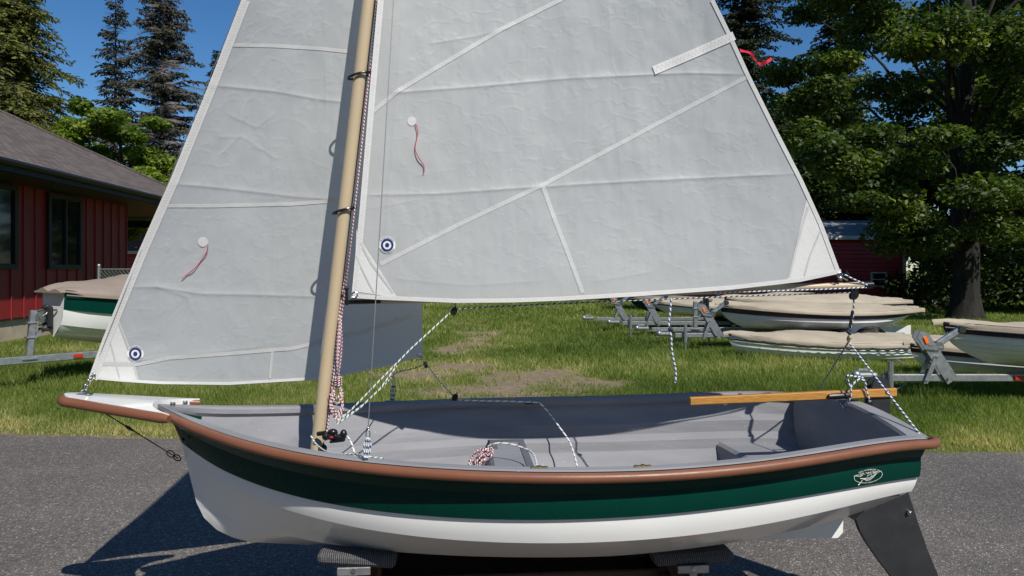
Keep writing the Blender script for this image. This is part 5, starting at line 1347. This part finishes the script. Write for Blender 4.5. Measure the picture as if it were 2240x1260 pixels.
    m.ball(c + Vector((-.035, 0, -.002)), .014, 7); m.tube([c + Vector((-.04, 0, .01)), c + Vector((-.065, .01, .005))], .008, 8); m.box(c + Vector((.005, 0, -.018)), (.055, .02, .010), Matrix.Rotation(R(-6), 3, 'Y'), bev=.004)
    cc = m.build('cam_cleat', M['black'], boat)
    m = MB(); m.ball(c + Vector((-.014, -.0135, -.003)), .007, 6, (1, .3, .45)); m.build('red_badge', M['red_tape'], cc)
    block(708, 982, -.03, .011)
    # small coil in the boat
    m = MB(); c = LP(1050, 1003, -.0)
    for k in range(13):
        a = random.uniform(.014, .034); ph = random.uniform(-.5, .5); o_ = Vector((random.uniform(-.014, .014), random.uniform(-.02, .02), random.uniform(-.006, .006)))
        m.tube([c + o_ + Vector((.85 * a * math.cos(t + ph) + .012 * math.sin(t), .02 * math.sin(2 * t + k), .95 * a * math.sin(t) + a * .25 * math.cos(t))) for t in np.linspace(0, 2 * math.pi, 16)[:-1]], .0030, 6, closed=True)
    m.build('rope_coil', M['rope_red'], boat)['label'] = 'small red and white coil lying by the centre case'
    rope('coil_tie', [(1060, 990, .02), (1064, 978, .05), (1070, 965, .1)], .004, 'dark_wire')
    # brass rowlock plates on the near gunwale, and far ones
    for px, py in ((1181, 1023), (1408, 1021)):
        c = LP(px, py, -.588); t = (c.x - LN[0][2]) / (UTR - LN[0][2]); u, b, z = line(0, t); m = MB()
        q = Vector((u, -(b - .030), z + .0045)); m.box(q, (.052, .016, .004), bev=.0016); m.disc(q + Vector((0, 0, .003)), .006, (0, 0, 1), .004, 12)
        p = m.build('rowlock_plate', M['brass'], boat)
        m = MB()
        for dx in (-.020, .020): m.disc(q + Vector((dx, 0, .0028)), .0028, (0, 0, 1), .0015, 8)
        m.build('screw', M['steel'], p)
        m = MB(); q.y = b - .030; m.box(q, (.052, .016, .004), bev=.0016); m.disc(q + Vector((0, 0, .003)), .006, (0, 0, 1), .004, 12); m.build('rowlock_plate', M['brass'], boat)
build_rigging()

# ---- rudder and tiller
def build_rudder():
    m = MB()
    O = [(1869, 1124), (1898, 1100), (1940, 1078), (1968, 1064), (1982, 1062), (1994, 1098), (2010, 1148), (2030, 1205), (2054, 1262), (2085, 1330), (2070, 1362), (2040, 1368), (2006, 1340), (1950, 1262), (1920, 1222), (1898, 1190), (1882, 1162)]
    V0 = 0.0
    # push the blade just aft of the transom
    m.prism([LP(x, y, -.011) for (x, y) in reversed(O)], (0, 1, 0), .022)
    root = m.build('rudder', M['rudder'], boat, False)
    m = MB(); H = [(1893, 872), (1895, 905), (1912, 915), (1930, 935), (1948, 1000), (1990, 1075), (1976, 1120), (1915, 1118), (1905, 1010), (1886, 940), (1884, 905)]
    tr = UTR + .045
    z0, z1 = .54, .91
    out = [(tr, z0 - .06), (tr + .13, z0 - .03), (tr + .11, .62), (tr + .075, .80), (tr + .075, .90)] + [(tr + .04 + .036 * math.cos(a), .905 + .036 * math.sin(a)) for a in np.linspace(.2, math.pi - .1, 9)] + [(tr, .86), (tr, .70)]
    for s in (-1, 1): m.prism([(x, s * .0175 - .006, z) for (x, z) in out][::-1], (0, 1, 0), .012)
    m.box((tr + .04, 0, .66), (.07, .022, .3)); m.build('rudder_head', M['rudder'], root, False)
    m = MB(); q = LP(1987, 1120, -.014); m.disc(q, .0085, (0, 1, 0), .014, 14); m.ball(q + Vector((0, -.008, 0)), .0065, 6); m.build('pivot_bolt', M['steel'], root)
    m = MB()
    for z in (.62, .80): m.box((UTR + .022, 0, z), (.055, .05, .012), bev=.003); m.tube([(UTR + .035, 0, z - .02), (UTR + .035, 0, z + .03)], .005, 8)
    m.build('gudgeon', M['black'], root)
    # tiller
    a = LP(1509, 877.5, -.03); b = LP(1957, 857.5, -.02); d = (b - a).normalized()
    m = MB(); n = 14; up = Vector((0, 0, 1)); y = up.cross(d).normalized(); z = d.cross(y)
    sec = lambda h, w, e: [(-w, -h + e), (-w + e, -h), (w - e, -h), (w, -h + e), (w, h - e), (w - e, h), (-w + e, h), (-w, h - e)]
    rows = []
    for i in range(n + 1):
        f = i / n; c = a.lerp(b, f); h = .0150 + .0015 * f; w = .0115 + .003 * f
        rows.append([tuple(c + y * p + z * q) for (p, q) in sec(h, w, .004)] )
        rows[-1].append(rows[-1][0])
    m.grid(rows); m.poly(rows[0][:-1]); m.poly(rows[-1][:-1][::-1])
    t = m.build('tiller', M['varnish'], boat, angle=30)
    m = MB(); a1 = LP(1813, 867.5, -.046); b1 = LP(1858, 865, -.046); m.tube([a1, a1.lerp(b1, .2), b1.lerp(a1, .05), b1], [.009, .0105, .0115, .011], 10); m.build('extension_grip', M['black'], t)
    m = MB(); q = LP(1942, 857, -.037); m.ball(q, .005, 6); m.disc(q, .008, (0, 1, 0), .003, 10); m.build('tiller_bolt', M['steel'], t)
    rope('rudder_line', [(1850, 888, -.02), (1856, 878, -.04), (1862, 858, -.05), (1856, 836, -.05), (1853, 822, -.04), (1872, 824, -.03), (1886, 826, -.02), (1893, 838, .0)], .0036, 'rope_blue')
    rope('rudder_line', [(1859, 850, -.05), (1868, 838, -.05), (1882, 829, -.05), (1893, 838, -.05), (1894, 850, -.045), (1900, 870, -.042), (1906, 890, -.03), (1914, 902, -.0)], .0036, 'rope_blue')
    rope('rudder_line', [(1852, 872, -.04), (1858, 885, -.03), (1848, 892, -.02), (1840, 884, .0), (1846, 878, .02)], .0034, 'rope_blue')
    m = MB(); c = LP(1901, 885, -.036); m.box(c, (.022, .016, .026), bev=.004); m.ball(c + Vector((.006, 0, .012)), .007, 6); m.build('line_cleat', M['black'], root)
build_rudder()

# ------------------------------------------------------------------ the stand
def build_stand():
    root = thing('boat_stand', 'dark wooden stand with grey carpeted bunks on metal brackets holding the dinghy', 'boat stand', (0, DY, 0), TH)
    def q(px, py, v): return LP(px, py, v)
    a, b = q(698, 1212, -.26), q(868, 1222, -.26)
    c, d = q(1426, 1219, -.26), q(1597, 1207, -.26)
    for (p0, p1) in ((a, b), (c, d)):
        for s in (-1, 1):
            m = MB(); P0 = Vector((p0.x, s * .26, p0.z)); P1 = Vector((p1.x, s * .26, p1.z)); m.beam(P0, P1, .09, .038, bev=.012); m.build('bunk', M['carpet'], root, True)
            mid = P0.lerp(P1, .47); m = MB(); m.box(mid + Vector((0, s * .048, -.030)), (.105, .006, .026), bev=.002); m.box(mid + Vector((0, s * .045, -.14)), (.026, .008, .20), bev=.002)
            m.box(mid + Vector((0, 0, -.0235)), (.105, .09, .005)); br = m.build('bracket', M['galv'], root, False)
            m = MB(); m.disc(mid + Vector((0, s * .053, -.026)), .0075, (0, 1, 0), .006, 12); m.disc(mid + Vector((0, s * .057, -.026)), .004, (0, 1, 0), .005, 6); m.build('bolt', M['steel'], br)
    # wooden frame
    x0, x1 = q(800, 1240, -.18).x, q(1462, 1240, -.18).x
    for x in (x0, x1):
        for s in (-1, 1):
            m = MB(); m.box((x, s * .19, .165), (.085, .04, .25), bev=.003); m.build('post', M['lumber'], root, False)
    for s in (-1, 1):
        m = MB(); m.box(((x0 + x1) / 2, s * .155, .17), (x1 - x0 + .02, .018, .26), bev=.002); m.build('panel', M['ply'], root, False)
        m = MB(); m.box(((x0 + x1) / 2, s * .215, .03), (x1 - x0 + .5, .05, .06), bev=.004); m.build('skid', M['lumber'], root, False)
    for px in (790, 1515):
        p = q(px, 1254, -.28); m = MB(); m.box((p.x, 0, p.z - .045), (.10, .70, .04), bev=.004); m.box((p.x, 0, .145), (.06, .40, .16)); m.build('cross_beam', M['lumber'], root, False)
build_stand()
